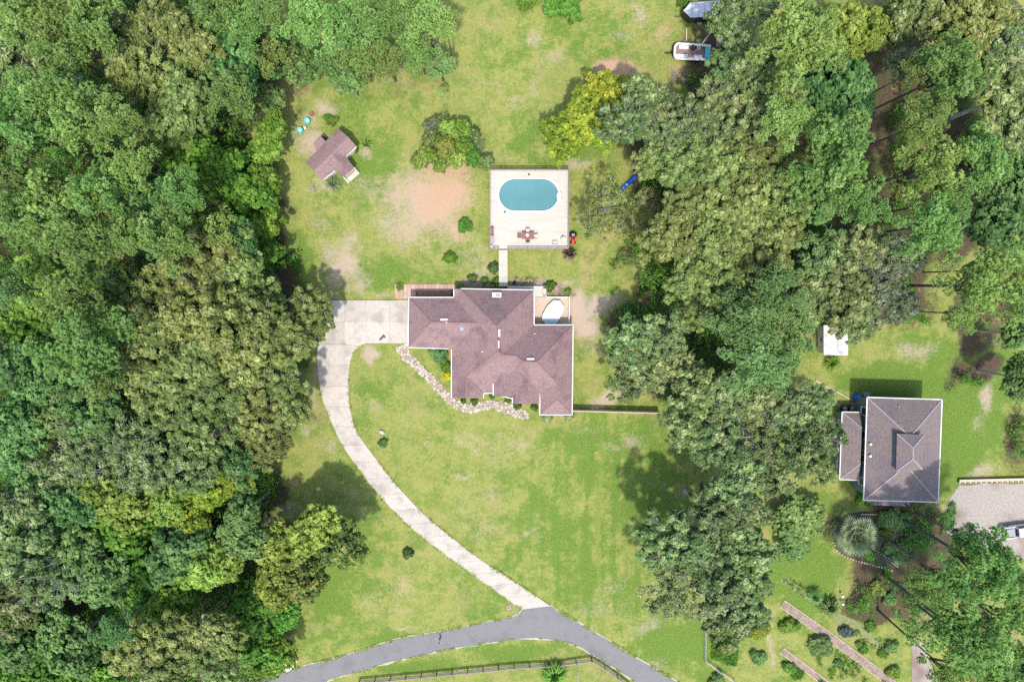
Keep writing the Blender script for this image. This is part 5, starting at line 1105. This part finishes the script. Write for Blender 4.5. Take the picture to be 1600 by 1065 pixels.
# yard tree with the grey-green crown, built from several leaf masses on grey limbs
def yard_tree():
    z = 3.6; x, y = P2(700, 222, z); t = thing('yard_tree', 'grey-green low spreading tree alone on the lawn left of the pool', 'tree', (x, y, 0)); 
    for i, (dx, dy, dz, r, k, m) in enumerate(((-4.6,-2.6,-1.6,1.3,'G','K'),(-3.2,-1.6,-.9,1.4,'G','K'),(-3.0,.6,-.7,1.3,'L','O'),(-2.4,2.6,-.9,1.4,'L','W'),(-.4,-.6,.2,1.7,'G','K'),(-1.0,-2.9,-1.0,1.5,'G','K'),(1.2,-2.4,-.9,1.5,'G','K'),(2.3,-.4,-.2,1.4,'G','G'),(.4,1.8,-.1,1.6,'G','K'),(2.2,2.0,-.7,1.4,'G','G'),(3.6,-1.9,-1.1,1.4,'G','G'),(4.6,-.6,-1.3,1.1,'S','W'),(5.4,-2.8,-1.7,1.3,'G','D'),(-.8,3.6,-1.0,1.2,'S','K'),(3.8,.9,-1.1,1.2,'L','L'))):
        me, lm = CR[k][i % len(CR[k])]; inst('crown', me, LEAF[m], t, (r, r, r*1.0), (dx, dy, z+dz), i*1.1); inst('limbs', lm, M_BARKP, t, (r, r, r), (dx, dy, z+dz), i*1.1)
    part('trunk', MB().tube([(0,0,-.1),(.1,.1,1.2),(.3,0,2.6)], [.3,.22,.16], 8), M_BARKG, t)
yard_tree()
def small_pine(px, py, r, z, label):
    x, y = P2(px, py, z); R = r*.1; t = thing('small_pine_tree', label, 'tree', (x, y, 0)); me, lm = CR['P'][1]
    inst('crown', me, LEAF['PD'], t, (R, R, R*1.1), (0,0,z), .7); inst('limbs', lm, M_BARK, t, (R, R, R*1.1), (0,0,z), .7); inst('trunk', TRUNKS[0], M_BARK, t, (.16,.16,z), (0,0,-.1))
small_pine(686, 106, 31, 6.0, 'small pine standing apart on the lawn below the top pine stand')
for i, (px, py, r, lb) in enumerate(((824, 6, 20, 'left one of two bushes at the top edge above the pool'), (880, 4, 28, 'wide right one of two bushes at the top edge above the pool'), (1070, 2, 14, 'vivid bush beside the nose of the black trailer'))): shrub(px, py, r, lb, 'G', 1.8, sq=.8)
# garden beds behind the house
for px, py, r, m, lb in ((859, 446.5, 9.5, 'G', 'bright green shrub in the corner of the house deck'), (887, 455, 6, 'K', 'yellowish bush right of the deck shrub'), (804, 442, 3.5, 'M', 'small dark bush right of the walkway foot'), (775, 438, 6, 'G', 'bright bush left of the walkway foot'), (738, 434, 7, 'D', 'dark bush in the bed above the house, leftmost'), (757, 438, 6, 'D', 'bush in the bed above the house, second from left'), (771, 418, 9, 'D', 'dark low shrub beside the walkway steps')):
    shrub(px, py, r, lb, m)
spiky(890, 396, 13, 'dark burgundy spiky shrub at the lower right deck corner', 'M', 1.0, 60, .07)
solo('garden_bed', MB().prism(wob([P2(*p) for p in [(718,443),(742,424),(752,440),(776,444),(776,430),(779,447),(716,448)]], .1), -.05, .012), M_MULCH, kind='structure')
solo('garden_bed', MB().prism(wob([P2(*p) for p in [(796,434),(850,436),(884,446),(900,462),(856,462),(855,447),(796,446)]], .1), -.05, .012), M_MULCH, kind='structure')
# front beds
shrub(686, 558, 15, 'leafy green bush in the corner left of the front wing', 'D', 1.2); shrub(698, 572, 9, 'bright leafy bush above the yellow one by the front wing', 'G', .9)
shrub(699.5, 588, 8, 'bright yellow flowering bush against the front wing', 'F', .9)
for px, py, r, m, lb in ((724, 626, 5, 'G', 'small bush at the front wall, leftmost of the row'), (741, 627, 6.5, 'D', 'dark clipped bush at the front wall, second of the row'), (769, 617, 6, 'D', 'dark bush beside the front entrance, third of the row'), (794, 624, 5.5, 'G', 'bright bush at the front wall, fourth of the row'), (808, 634, 6.5, 'D', 'dark bush by the path end, fifth of the row'), (835, 636, 6.5, 'D', 'dark clipped bush left of the right front corner, sixth of the row'), (855, 652, 10, 'H', 'pale mint bush below the right front corner of the house'), (889, 651, 8, 'H', 'pale mint bush at the far right front corner of the house')):
    shrub(px, py, r, lb, m, .8)
q = P(774.5, 533, 0)
cart = thing('hand_truck', 'dark hand truck lying on the parking pad', 'hand truck', at(597, 528, .1)); part('frame', MB().bar((-.35,-.3,.12),(.35,.4,.12),.3,.06), M_DARK, cart)
for s in (-1, 1): part('wheel', MB().lathe((.3+.12*s,.3-.12*s,.0), [(.11,0),(.11,.1),(.05,.11)], 10), M_RUB, cart)
bx = thing('meter_box', 'small pinkish utility cover in the grass beside the driveway mouth', 'utility cover', at(795, 948)); part('rim', MB().bbox((0,0,.03), (.6,.75,.1), .2, .02), M_PAVER, bx); part('lid', MB().box((0,0,.085), (.25,.5,.02), .2), M_WOODB, bx)
# blue kayak
ky = thing('kayak', 'vivid blue kayak lying on the grass under the trees right of the pool', 'kayak', at(982, 286, .2)[:2]+(0,), math.radians(41))
prof = [(-1.95,.02,.22),(-1.5,.24,.12),(-.7,.37,.05),(.3,.38,.05),(1.2,.28,.09),(1.95,.02,.22)]; kb = MB(); m_ = 8
for x, w, zb in prof:
    for k in range(m_): a = 6.2832*k/m_; kb.v.append((x, w*math.cos(a), .22+(.17 if math.sin(a) > 0 else .22-zb)*math.sin(a)))
kb.f += [(i*m_+k, i*m_+(k+1) % m_, (i+1)*m_+(k+1) % m_, (i+1)*m_+k) for i in range(len(prof)-1) for k in range(m_)] + [tuple(range(m_-1,-1,-1)), tuple(range((len(prof)-1)*m_, len(prof)*m_))]
part('hull', kb, M_BLUE, ky, smooth=True); part('cockpit', MB().lathe((-.15,0,.36), [(.42,0),(.44,.05),(.36,.05),(.3,.02)], 14, 1.0, .55), M_BLACK, ky); part('seat', MB().bbox((-.35,0,.42), (.3,.3,.12), 0, .03), M_WHITE, ky)
# ------------------------------------------------------------------ white privacy fence right of the house
fn = thing('privacy_fence', 'straight pale fence running right from the house corner', 'fence', at(960, 640)); za = 1.65
a, b = P(893.5, 641.5, za), P(1031, 645, za); L_ = (b-a).length; d = (b-a).normalized(); np_ = 9
for k in range(np_+1): q = a.lerp(b, k/np_); part('post', MB().bbox((q.x, q.y, za/2), (.12,.12,za+.12), 0, .02), M_TIMB, fn, False)
for k in range(int(L_/.16)): q = a.lerp(b, (k+.5)/int(L_/.16)); part('picket', MB().box((q.x, q.y-.05, za/2), (.14, .025, za)), M_TIMB, fn, False)
for zz in (.35, 1.4): part('rail', MB().bar((a.x, a.y, zz), (b.x, b.y, zz), .05, .09), M_TIMB, fn, False)
part('cap_rail', MB().bar((a.x, a.y-.03, za+.04), (b.x, b.y-.03, za+.04), .16, .03), M_TIMB, fn, False)
# thin property wire line at the top and edging lines near the pad
solo('edging', MB().bar(P(435,468.2,.06), P(620,469,.06), .07, .1), M_WOODB, 'thin dark edging along the top of the parking pad', 'edging')
# ------------------------------------------------------------------ person walking on the road
def person(px, py, rz):
    x, y = P2(px, py); t = thing('person', 'person in white top and dark trousers walking on the road', 'person', (x, y, .022), rz)
    J = {'pel': (0,0,.95),'che': (0,.02,1.28),'nec': (0,.02,1.48),'hea': (0,-.01,1.63),'top': (0,0,1.74),'shl': (.19,.02,1.41),'ell': (.25,.08,1.14),'wrl': (.24,-.06,.92),'hal': (.24,-.12,.84),'shr': (-.19,.02,1.41),'elr': (-.26,-.02,1.13),'wrr': (-.25,-.18,.95),'har': (-.25,-.24,.89),
         'hil': (.10,0,.90),'knl': (.11,-.14,.50),'anl': (.11,-.10,.09),'tol': (.11,-.26,.04),'hir': (-.10,0,.90),'knr': (-.11,.04,.49),'anr': (-.11,.26,.12),'tor': (-.11,.14,.04)}
    R = {'pel':.15,'che':.16,'nec':.06,'hea':.095,'top':.08,'shl':.075,'ell':.05,'wrl':.035,'hal':.035,'shr':.075,'elr':.05,'wrr':.035,'har':.035,'hil':.10,'knl':.065,'anl':.045,'tol':.04,'hir':.10,'knr':.065,'anr':.045,'tor':.04}
    E_ = [('pel','che'),('che','nec'),('nec','hea'),('hea','top'),('che','shl'),('shl','ell'),('ell','wrl'),('wrl','hal'),('che','shr'),('shr','elr'),('elr','wrr'),('wrr','har'),('pel','hil'),('hil','knl'),('knl','anl'),('anl','tol'),('pel','hir'),('hir','knr'),('knr','anr'),('anr','tor')]
    K = list(J); me = bpy.data.meshes.new('body'); me.from_pydata([J[k] for k in K], [(K.index(a), K.index(b)) for a, b in E_], []); o = bpy.data.objects.new('body', me); COL.objects.link(o)
    sk = o.modifiers.new('skin', 'SKIN'); o.modifiers.new('sub', 'SUBSURF').levels = 1
    for i, k in enumerate(K): me.skin_vertices[0].data[i].radius = (R[k], R[k])
    me.skin_vertices[0].data[K.index('pel')].use_root = True
    bpy.context.view_layer.update(); ev = o.evaluated_get(bpy.context.evaluated_depsgraph_get()); m2 = bpy.data.meshes.new_from_object(ev); bpy.data.objects.remove(o)
    o = bpy.data.objects.new('body', m2); COL.objects.link(o); o.parent = t
    m2.materials.clear()
    for m in (pm('skin', (.42,.26,.19), (.38,.23,.17), 5, rough=.6), pm('white_shirt_cloth', (.75,.75,.74), (.68,.68,.67), 6), pm('dark_trouser_cloth', (.035,.04,.06), (.025,.03,.045), 6), M_BLACK): m2.materials.append(m)
    for f in m2.polygons:
        z_, x_ = f.center.z, abs(f.center.x); f.material_index = 3 if z_ < .1 else 2 if (z_ < .98 and x_ < .215) else 1 if (z_ < 1.47 and not (x_ > .2 and z_ < 1.1)) else 0; f.use_smooth = True
    part('hair', MB().lathe((0,.01,1.60), [(.118,0),(.125,.08),(.11,.15),(.06,.19)], 12), M_BLACK, t)
    for s in (-1, 1):
        h = (.24*s if s > 0 else -.25, -.14 if s > 0 else -.26, .82 if s > 0 else .87); fm = MB()
        for k in range(4): fm.tube([(h[0]+(k-1.5)*.018, h[1], h[2]), (h[0]+(k-1.5)*.02, h[1]-.01, h[2]-.04), (h[0]+(k-1.5)*.02, h[1]+.005, h[2]-.07)], [.009,.009,.007], 5)
        fm.tube([(h[0]-.035*s, h[1], h[2]+.03), (h[0]-.055*s, h[1]-.02, h[2]-.01), (h[0]-.055*s, h[1]-.02, h[2]-.03)], [.01,.01,.008], 5); part('fingers', fm, MATS['skin'], t)
person(688, 995.5, math.radians(105))

# ------------------------------------------------------------------ golf cart under the trees at the lower left, pickup at the right
gc = thing('golf_cart', 'white golf cart half hidden under trees beside the road', 'golf cart', at(453, 1036, .8)[:2]+(0,), math.radians(218))
part('roof', MB().bbox((-.1,0,1.85), (1.55,1.15,.08), 0, .04), M_WHITE, gc); part('body', MB().bbox((-.5,0,.5), (1.1,1.15,.4), 0, .08), M_WHITE, gc); part('cowl', MB().bbox((1.0,0,.6), (.55,1.1,.5), 0, .15), M_WHITE, gc); part('floor', MB().box((.35,0,.3), (1.0,1.1,.06)), M_BLACK, gc)
part('seat', MB().bbox((-.2,0,.78), (.5,1.0,.18), 0, .05), pm('navy_vinyl', (.02,.03,.08), (.015,.02,.06), 5), gc); part('backrest', MB().box((-.45,0,1.08), (.12,1.0,.42)), MATS['navy_vinyl'], gc); part('windscreen', MB().box((.78,0,1.35), (.03,1.05,.95), 0), M_GLASS, gc); part('steering_wheel', MB().lathe((.5,.25,1.0), [(.17,0),(.18,.03),(.14,.04)], 12), M_BLACK, gc)
for x in (-.8, .72):
    for s in (-1, 1): part('post', MB().box((x, s*.5, 1.3), (.05,.05,1.06)), M_BLACK, gc)
for x in (-.75, .85):
    for s in (-1, 1): wheel(gc, x, s*.5, .24, .2, axis='y')
pk = thing('pickup_truck', 'white pickup truck cut off by the right edge of the photo', 'pickup truck', at(1593, 829, .9)[:2]+(0,), math.radians(8))
lo = [(-2.75,-.95),(2.75,-.88),(2.85,-.5),(2.85,.5),(2.75,.88),(-2.75,.95)]
part('body', MB().prism(lo, .45, .95), M_WHITE, pk)
hd_ = MB().bbox((1.95,0,1.06), (1.6,1.8,.26), 0, .1); part('hood', hd_, M_WHITE, pk)
cab = MB(); cb = [(-.75,-.85,.95),(1.25,-.85,.95),(1.25,.85,.95),(-.75,.85,.95),(-.55,-.68,1.72),(.55,-.68,1.72),(.55,.68,1.72),(-.55,.68,1.72)]; cab.add(cb, [(0,3,2,1),(4,5,6,7),(0,1,5,4),(1,2,6,5),(2,3,7,6),(3,0,4,7)]); part('cab', cab, M_WHITE, pk)
part('windscreen', MB().add([(1.25,-.74,1.0),(1.25,.74,1.0),(.62,.6,1.68),(.62,-.6,1.68)], [(0,1,2,3)]), M_GLASS, pk).location.x = .03
part('rear_window', MB().add([(-.76,-.7,1.08),(-.60,-.58,1.66),(-.60,.58,1.66),(-.76,.7,1.08)], [(0,1,2,3)]), M_GLASS, pk).location.x = -.03
for s in (-1, 1):
    part('side_window', MB().add([(-.55,s*.845,1.08),(.95,s*.845,1.08),(.45,s*.72,1.62),(-.45,s*.72,1.62)], [(0,1,2,3)]), M_GLASS, pk).location.y = s*.02
    part('bed_side', MB().bbox((-1.78,s*.86,1.1), (1.95,.14,.32), 0, .03), M_WHITE, pk)
    for x in (-1.75, 1.8): wheel(pk, x, s*.85, .38, .24, axis='y')
    part('headlight', MB().box((2.83, s*.62, .82), (.08,.32,.16)), M_GLASS, pk); part('mirror', MB().bbox((.95, s*1.02, 1.1), (.12,.22,.18), 0, .03), M_BLACK, pk)
part('tailgate', MB().bbox((-2.70,0,1.1), (.1,1.58,.32), 0, .03), M_WHITE, pk); part('bed_floor', MB().box((-1.75,0,.965), (1.8,1.55,.02)), M_BLACK, pk); part('bed_cover', MB().bbox((-1.55,0,1.2), (1.3,1.3,.08), 0, .03), M_GREY, pk); part('bumper', MB().bbox((-2.85,0,.6), (.16,1.8,.18), 0, .04), M_ALU, pk)
# ------------------------------------------------------------------ rail fences along the bottom
def rail_fence(pts, label, n, mat, hh=1.15, name='rail_fence', rails=(.4, .75, 1.08), group=None):
    W = [P(a, b, hh) for a, b in pts]; t = thing(name, label, 'fence', (W[0].x, W[0].y, 0)); L_ = [(q-p).length for p, q in zip(W[:-1], W[1:])]; tot = sum(L_); k = 0
    posts = []
    for i in range(n+1):
        s = tot*i/n; j = 0
        while j < len(L_)-1 and s > L_[j]: s -= L_[j]; j += 1
        posts.append(W[j].lerp(W[j+1], min(1, s/L_[j])))
    for q in posts: part('post', MB().bbox((q.x, q.y, hh/2+.03), (.15,.15,hh+.12), RNG.uniform(-.1,.1), .02), M_WOODB, t, False)
    for p, q in zip(posts[:-1], posts[1:]):
        for zz in rails: part('rail', MB().bar((p.x, p.y+RNG.uniform(-.01,.01), zz), (q.x, q.y+RNG.uniform(-.01,.01), zz+RNG.uniform(-.03,.03)), .06, .14), mat, t, False)
        part('cap', MB().bar((p.x, p.y-.02, hh+.02), (q.x, q.y-.02, hh+.02), .17, .035), mat, t, False)
rail_fence([(560,1068),(660,1058.5),(800,1044.5),(875,1040),(925,1033)], 'brown wooden rail fence along the lower side of the road', 15, M_WOODG)
rail_fence([(925.5,1033.5),(950,1048),(985,1075)], 'brown wooden rail fence slanting down to the bottom edge right of its corner', 3, M_WOODG)
def pipe_fence(pts, label, mat, hh=1.1):
    W = [P(a, b, hh) for a, b in pts]; t = thing('pipe_fence', label, 'fence', (W[0].x, W[0].y, 0))
    for p, q in zip(W[:-1], W[1:]):
        for zz in (.35, .7, hh): part('pipe', MB().tube([(p.x, p.y, zz),(q.x, q.y, zz)], [.035,.035], 6), mat, t, False)
        n = max(1, int((q-p).length/2.4))
        for k in range(n+1): c = p.lerp(q, k/n); part('post', MB().tube([(c.x, c.y, -.05),(c.x, c.y, hh+.06)], [.055,.055], 6), mat, t, False)
pipe_fence([(900.5,1037),(902.5,1048),(905,1075)], 'short grey pipe fence running off the bottom edge below the rail fence', M_GREY)
pipe_fence([(1103.5,985),(1103,1035),(1150,1068)], 'pale pipe fence at the corner of the vegetable garden', M_ROCK)
spiky(866, 1052, 25, 'large spiky green bush on the rail fence below the road', 'G', 1.8, 170, .11, name='spiky_bush', cat='bush')
# ------------------------------------------------------------------ neighbour's yard and garden
for px, py, lb in ((1320.5,637.5,'left one of two round grey air conditioners by the neighbour house'), (1331.5,637.5,'right one of two round grey air conditioners by the neighbour house')):
    t = thing('air_conditioner', lb, 'air conditioner', at(px, py, .8)[:2]+(0,), 0, 'air conditioners at the neighbour house'); part('casing', MB().lathe((0,0,0), [(.42,0),(.44,.05),(.44,.72),(.38,.8)], 16), M_DARK, t); part('fan_grille', MB().lathe((0,0,.8), [(.32,0),(.32,.03),(.12,.06)], 16), M_GREY, t); part('fan_hub', MB().lathe((0,0,.86), [(.1,0),(.1,.02),(.05,.03)], 8), M_WHITE, t)
tp = thing('tarp_covered_grill', 'vivid blue tarp over a grill at the neighbour house corner', 'covered grill', at(1342, 621, .9)[:2]+(0,)); part('tarp', MB().lathe((0,0,0), [(.62,0),(.6,.5),(.55,.85),(.42,1.02),(.1,1.08)], 10, 1.15, .85), M_BLUE, tp); part('side_shelf', MB().bbox((.72,-.05,.7), (.5,.5,.25), 0, .05), pm('dark_blue_tarp', (.01,.06,.25), (.01,.05,.2), 4), tp)
pd = thing('paving_slab', 'grey slab behind the blue tarp', 'slab', at(1354, 616)); part('slab', MB().bbox((0,0,.03), (.95,.7,.1), 0, .02), M_GREY, pd); part('joint', MB().box((0,0,.082), (.02,.7,.004)), M_DARK, pd)
lw = thing('timber_edging', 'thin straight pale timber running diagonally towards the air conditioners', 'edging', at(1300, 607)); part('timber', MB().bar(P(1275,594,.14), P(1328,623,.14), .16, .16), M_TIMB, lw, False); part('stake', MB().box(tuple(P(1300,608,.1)), (.06,.06,.3)), M_WOODB, lw, False)
# low timber wall of upright logs along the gravel
tw = thing('timber_wall', 'low timber wall with pale cap along the gravel yard', 'retaining wall', at(1550, 753)); a, b = P(1499,751.5,.5), P(1640,748,.5); part('cap', MB().bar(a+Vector((0,.05,.06)), b+Vector((0,.05,.06)), .42, .1), M_TIMB, tw, False)
for k in range(34): q = a.lerp(b, (k+.5)/34); part('log', MB().tube([(q.x, q.y-.32, -.1),(q.x, q.y-.32, .4+RNG.uniform(-.05,.05))], [.15,.14], 7), M_WOODB if k % 2 else M_TIMB, tw, False)
part('backing', MB().bar(a+Vector((0,-.08,-.05)), b+Vector((0,-.08,-.05)), .2, .5), M_WOODB, tw, False)
# garden: fan palm, shrubs, mulch beds with timber edges
def fan_palm(px, py, rpx, z, label):
    x, y = P2(px, py, z); t = thing('fan_palm', label, 'palm', (x, y, 0)); R = rpx*.1*(CAM_H-z)/CAM_H; r = random.Random(2); part('trunk', MB().tube([(0,0,-.1),(.05,0,z*.5),(0,0,z)], [.32,.26,.22], 9), M_BARK, t)
    for i in range(30):
        a = i*2.39996; el = .02+1.3*(1-i/30.0); d = Vector((math.cos(a)*math.cos(el), math.sin(a)*math.cos(el), math.sin(el))); L_ = R*r.uniform(.5,.62)*(.7+.3*math.cos(el)); b = Vector((0,0,z)); c = b + d*L_; mb = MB(); tint = []
        mb.tube([b, c], [.03,.02], 4); tint += [.3]*8
        sd = d.cross(Vector((0,0,1))); sd = sd.normalized() if sd.length > .1 else Vector((1,0,0)); u = sd.cross(d)
        for k in range(15):
            f = (k-7)/7*1.6; dd = d*math.cos(f) + sd*math.sin(f); ln = R*.52*(1-.25*abs(f)/1.75); w = .085; wd = (sd*math.cos(f) - d*math.sin(f)); m_ = c + dd*ln*.55 + u*.06; e = c + dd*ln - Vector((0,0,.18))
            mb.add([c-wd*.01, c+wd*.01, m_+wd*w, m_-wd*w, e], [(0,1,2,3),(3,2,4)]); tt = r.uniform(.45,.95); tint += [tt-.3,tt-.3,tt,tt,tt]
        me = mesh_from('frond', mb, None); q = me.attributes.new('tint', 'FLOAT', 'POINT'); q.data.foreach_set('value', np.clip(tint, 0, 1)); inst('frond', me, LEAF['V'], t)
fan_palm(1336, 835, 36, 3.2, 'round silvery fan palm in the flower bed below the neighbour house')
def big_shrub(px, py, r, z, kind, mat, label, sq=1.0):
    x, y = P2(px, py, z); R = r*.1; t = thing('tall_shrub', label, 'shrub', (x, y, 0)); me, lm = CR[kind][0]; inst('foliage', me, LEAF[mat], t, (R, R*sq, z*1.1), (0,0,z), .3); inst('limbs', lm, M_BARKG, t, (R, R*sq, z*1.1), (0,0,z), .3); inst('stem', TRUNKS[0], M_BARKG, t, (.1,.1,z), (0,0,-.1))
big_shrub(1242, 812, 40, 2.2, 'G', 'D', 'large dense dark green shrub left of the fan palm', 1.1); big_shrub(1238, 852, 26, 1.6, 'G', 'D', 'smaller shrub joined to the lower side of the large dense shrub')
for px, py, r, m, h, lb in ((1236,978,18,'G',1.3,'green round bush left of the upper mulch row'),(1283,1005,20,'D',1.6,'dark green round bush between the two mulch rows'),(1321,988,13,'E',1.2,'blue-grey bush beside the upper mulch row'),(1310,1035,8,'D',.7,'small dark bush between the mulch rows near the bottom edge'),
  (1232,1042,13,'G',.9,'vivid bush left of the lower mulch row'),(1348,1012,11,'G',.9,'light green bush right of the blue-grey bush'),(1392,1008,12,'D',1.1,'dark bush near the gravel track'),(1396,1050,14,'G',1.0,'vivid bush at the bottom edge beside the gravel track'),(1360,978,10,'G',.6,'leafy plant along the thin bed edge, upper one'),(1380,1020,9,'G',.6,'leafy plant along the thin bed edge, lower one'),
  (1190,985,15,'Y',1.2,'yellow bush on the grass left of the garden'),(1186,1030,14,'D',1.1,'dark bush below the yellow bush'),(1132,1010,16,'B',1.3,'reddish-green bush by the pale pipe fence'),(1120,1062,16,'D',1.2,'dark bush at the bottom edge below the pipe fence corner'),
  (1385,830,9,'Y',.8,'yellowish bush right of the fan palm'),(1360,868,10,'G',.7,'bright low bush below the fan palm'),(1400,812,26,'D',1.2,'dark green bush at the upper right of the flower bed'),(1440,838,18,'D',1.1,'dark green bush at the right end of the flower bed'),(1350,778,14,'G',1.3,'bright bush at the lower left corner of the neighbour house'),(1400,860,22,'D',1.0,'dark ground shrub in the middle of the flower bed'),(1372,918,14,'B',1.0,'brownish bush on the grass left of the lower right pines'),
  (1390,935,12,'D',1.1,'dark bush next to the brownish bush'),(1216,575,22,'D',1.2,'low dark shrub left of the white shed foot')):
    shrub(px, py, r, lb, m, h)
spiky(1300,566,16,'leafy banana-like clump in front of the white shed','G',1.0,40,.12, name='leafy_clump'); spiky(1272,930,17,'dark arching plant in the garden, upper one','D',1.6,60,.08, name='arching_plant'); spiky(1296,946,20,'dark arching plant in the garden beside the white globes','D',1.6,80,.09, name='arching_plant')
for px, py, lb in ((1316.5,930.5,'upper of two white garden globes'), (1317,943,'lower of two white garden globes')):
    t = thing('garden_globe', lb, 'garden lamp', at(px, py, .8)[:2]+(0,), 0, 'white garden globes'); part('globe', MB().lathe((0,0,.62), [(.06,0),(.2,.1),(.24,.24),(.18,.40),(.05,.47)], 12), M_WHITE, t); part('pole', MB().tube([(0,0,-.05),(0,0,.64)], [.03,.03], 6), M_DARK, t)
gch = thing('garden_chair', 'turquoise and pink garden chair between the arching plant and globes', 'chair', at(1304, 937), .5); part('seat', MB().bbox((0,0,.4), (.5,.5,.06), 0, .02), M_TURQ, gch); part('backrest', MB().box((0,.25,.68), (.5,.05,.5)), M_TURQ, gch); part('cushion', MB().bbox((0,-.02,.46), (.38,.38,.06), 0, .02), pm('pink_cushion', (.6,.25,.2), (.5,.2,.17), 4), gch)
for s in (-1, 1):
    for q_ in (-1, 1): part('leg', MB().box((s*.22, q_*.22, .19), (.04,.04,.38)), M_TURQ, gch)
def row(name, label, pts, w, edges=True, mat=None):
    t = thing(name, label, 'garden bed', at(*pts[0])); A = [(Vector(P2(*p)), w) for p in pts]; part('mulch', MB().prism(wob(band(A), .14, .5), -.05, .06), mat or M_MULCH, t, False)
    if edges:
        for s in (1, -1):
            B = band([(p, w+.05) for p, _ in A]); h = len(pts); side = B[:h] if s == 1 else B[h:][::-1]
            for p, q in zip(side[:-1], side[1:]): part('edge_timber', MB().bar((*p, .10), (*q, .10), .10, .14), M_TIMB, t, False)
row('mulch_row', 'long straight mulch row with timber edges, upper of two', [(1222,942),(1262,970),(1302,998),(1345,1030),(1395,1068)], .60); row('mulch_row', 'shorter straight mulch row with timber edges, lower of two', [(1221,1015),(1255,1040),(1292,1068)], .45)
solo('garden_bed', MB().prism(wob([P2(*p) for p in [(1217,906),(1232,902),(1262,925),(1300,950),(1345,975),(1388,1012),(1380,1016),(1330,985),(1258,934)]], .15), -.05, .010), pm('weedy_bed', (.24,.22,.10), (.12,.17,.05), 2, contrast=(.4,.6)), kind='structure')
solo('garden_bed', MB().prism(wob([P2(*p) for p in [(1300,812),(1345,800),(1430,803),(1452,824),(1478,845),(1440,868),(1400,884),(1340,874),(1312,864),(1300,840)]], .2), -.05, .010), pm('dark_bed_soil', (.085,.06,.05), (.06,.065,.03), 3), kind='structure')
sb = thing('stone_edging', 'curved row of pinkish edging stones round the flower bed with the palm', 'edging', at(1330, 872)); pe_ = [P(a, b, .12) for a, b in ((1302,845),(1306,858),(1318,868),(1340,876),(1362,882),(1385,888),(1396,892))]; c_ = 0
for p, q in zip(pe_[:-1], pe_[1:]):
    n_ = max(2, int((q-p).length/.42))
    for k in range(n_):
        c = p.lerp(q, (k+.5)/n_); part('edging_stone', MB().lathe((c.x, c.y, -.02), [(.2,0),(.21,.12),(.14,.2),(.05,.22)], 7, 1, .75, RNG.uniform(0,3)), M_PAVER, sb, False)
te = thing('timber_edging', 'pale timber edging along the top of the palm flower bed', 'edging', at(1390, 803)); 
for a_, b_ in (((1345,803),(1385,803.5)),((1385,803.5),(1430,804.5)),((1434,806),(1452,825))): part('timber', MB().bar(P(*a_,.15), P(*b_,.15), .18, .18), M_TIMB, te, False)
# fallen grey railing in the bed and the tan pole by the shed
pf = thing('ladder', 'grey ladder lying in the flower bed below the palm', 'ladder', at(1388, 876))
for o_ in (-2.2, 2.2): part('side_rail', MB().bar(P(1371,863+o_,.35), P(1404,884+o_,.35), .08, .06), M_GREY, pf, False)
for k in range(9): t_ = (k+.5)/9; part('rung', MB().bar(P(1371+33*t_,860.8+21*t_,.34), P(1371+33*t_,865.2+21*t_,.34), .05, .04), M_GREY, pf, False)
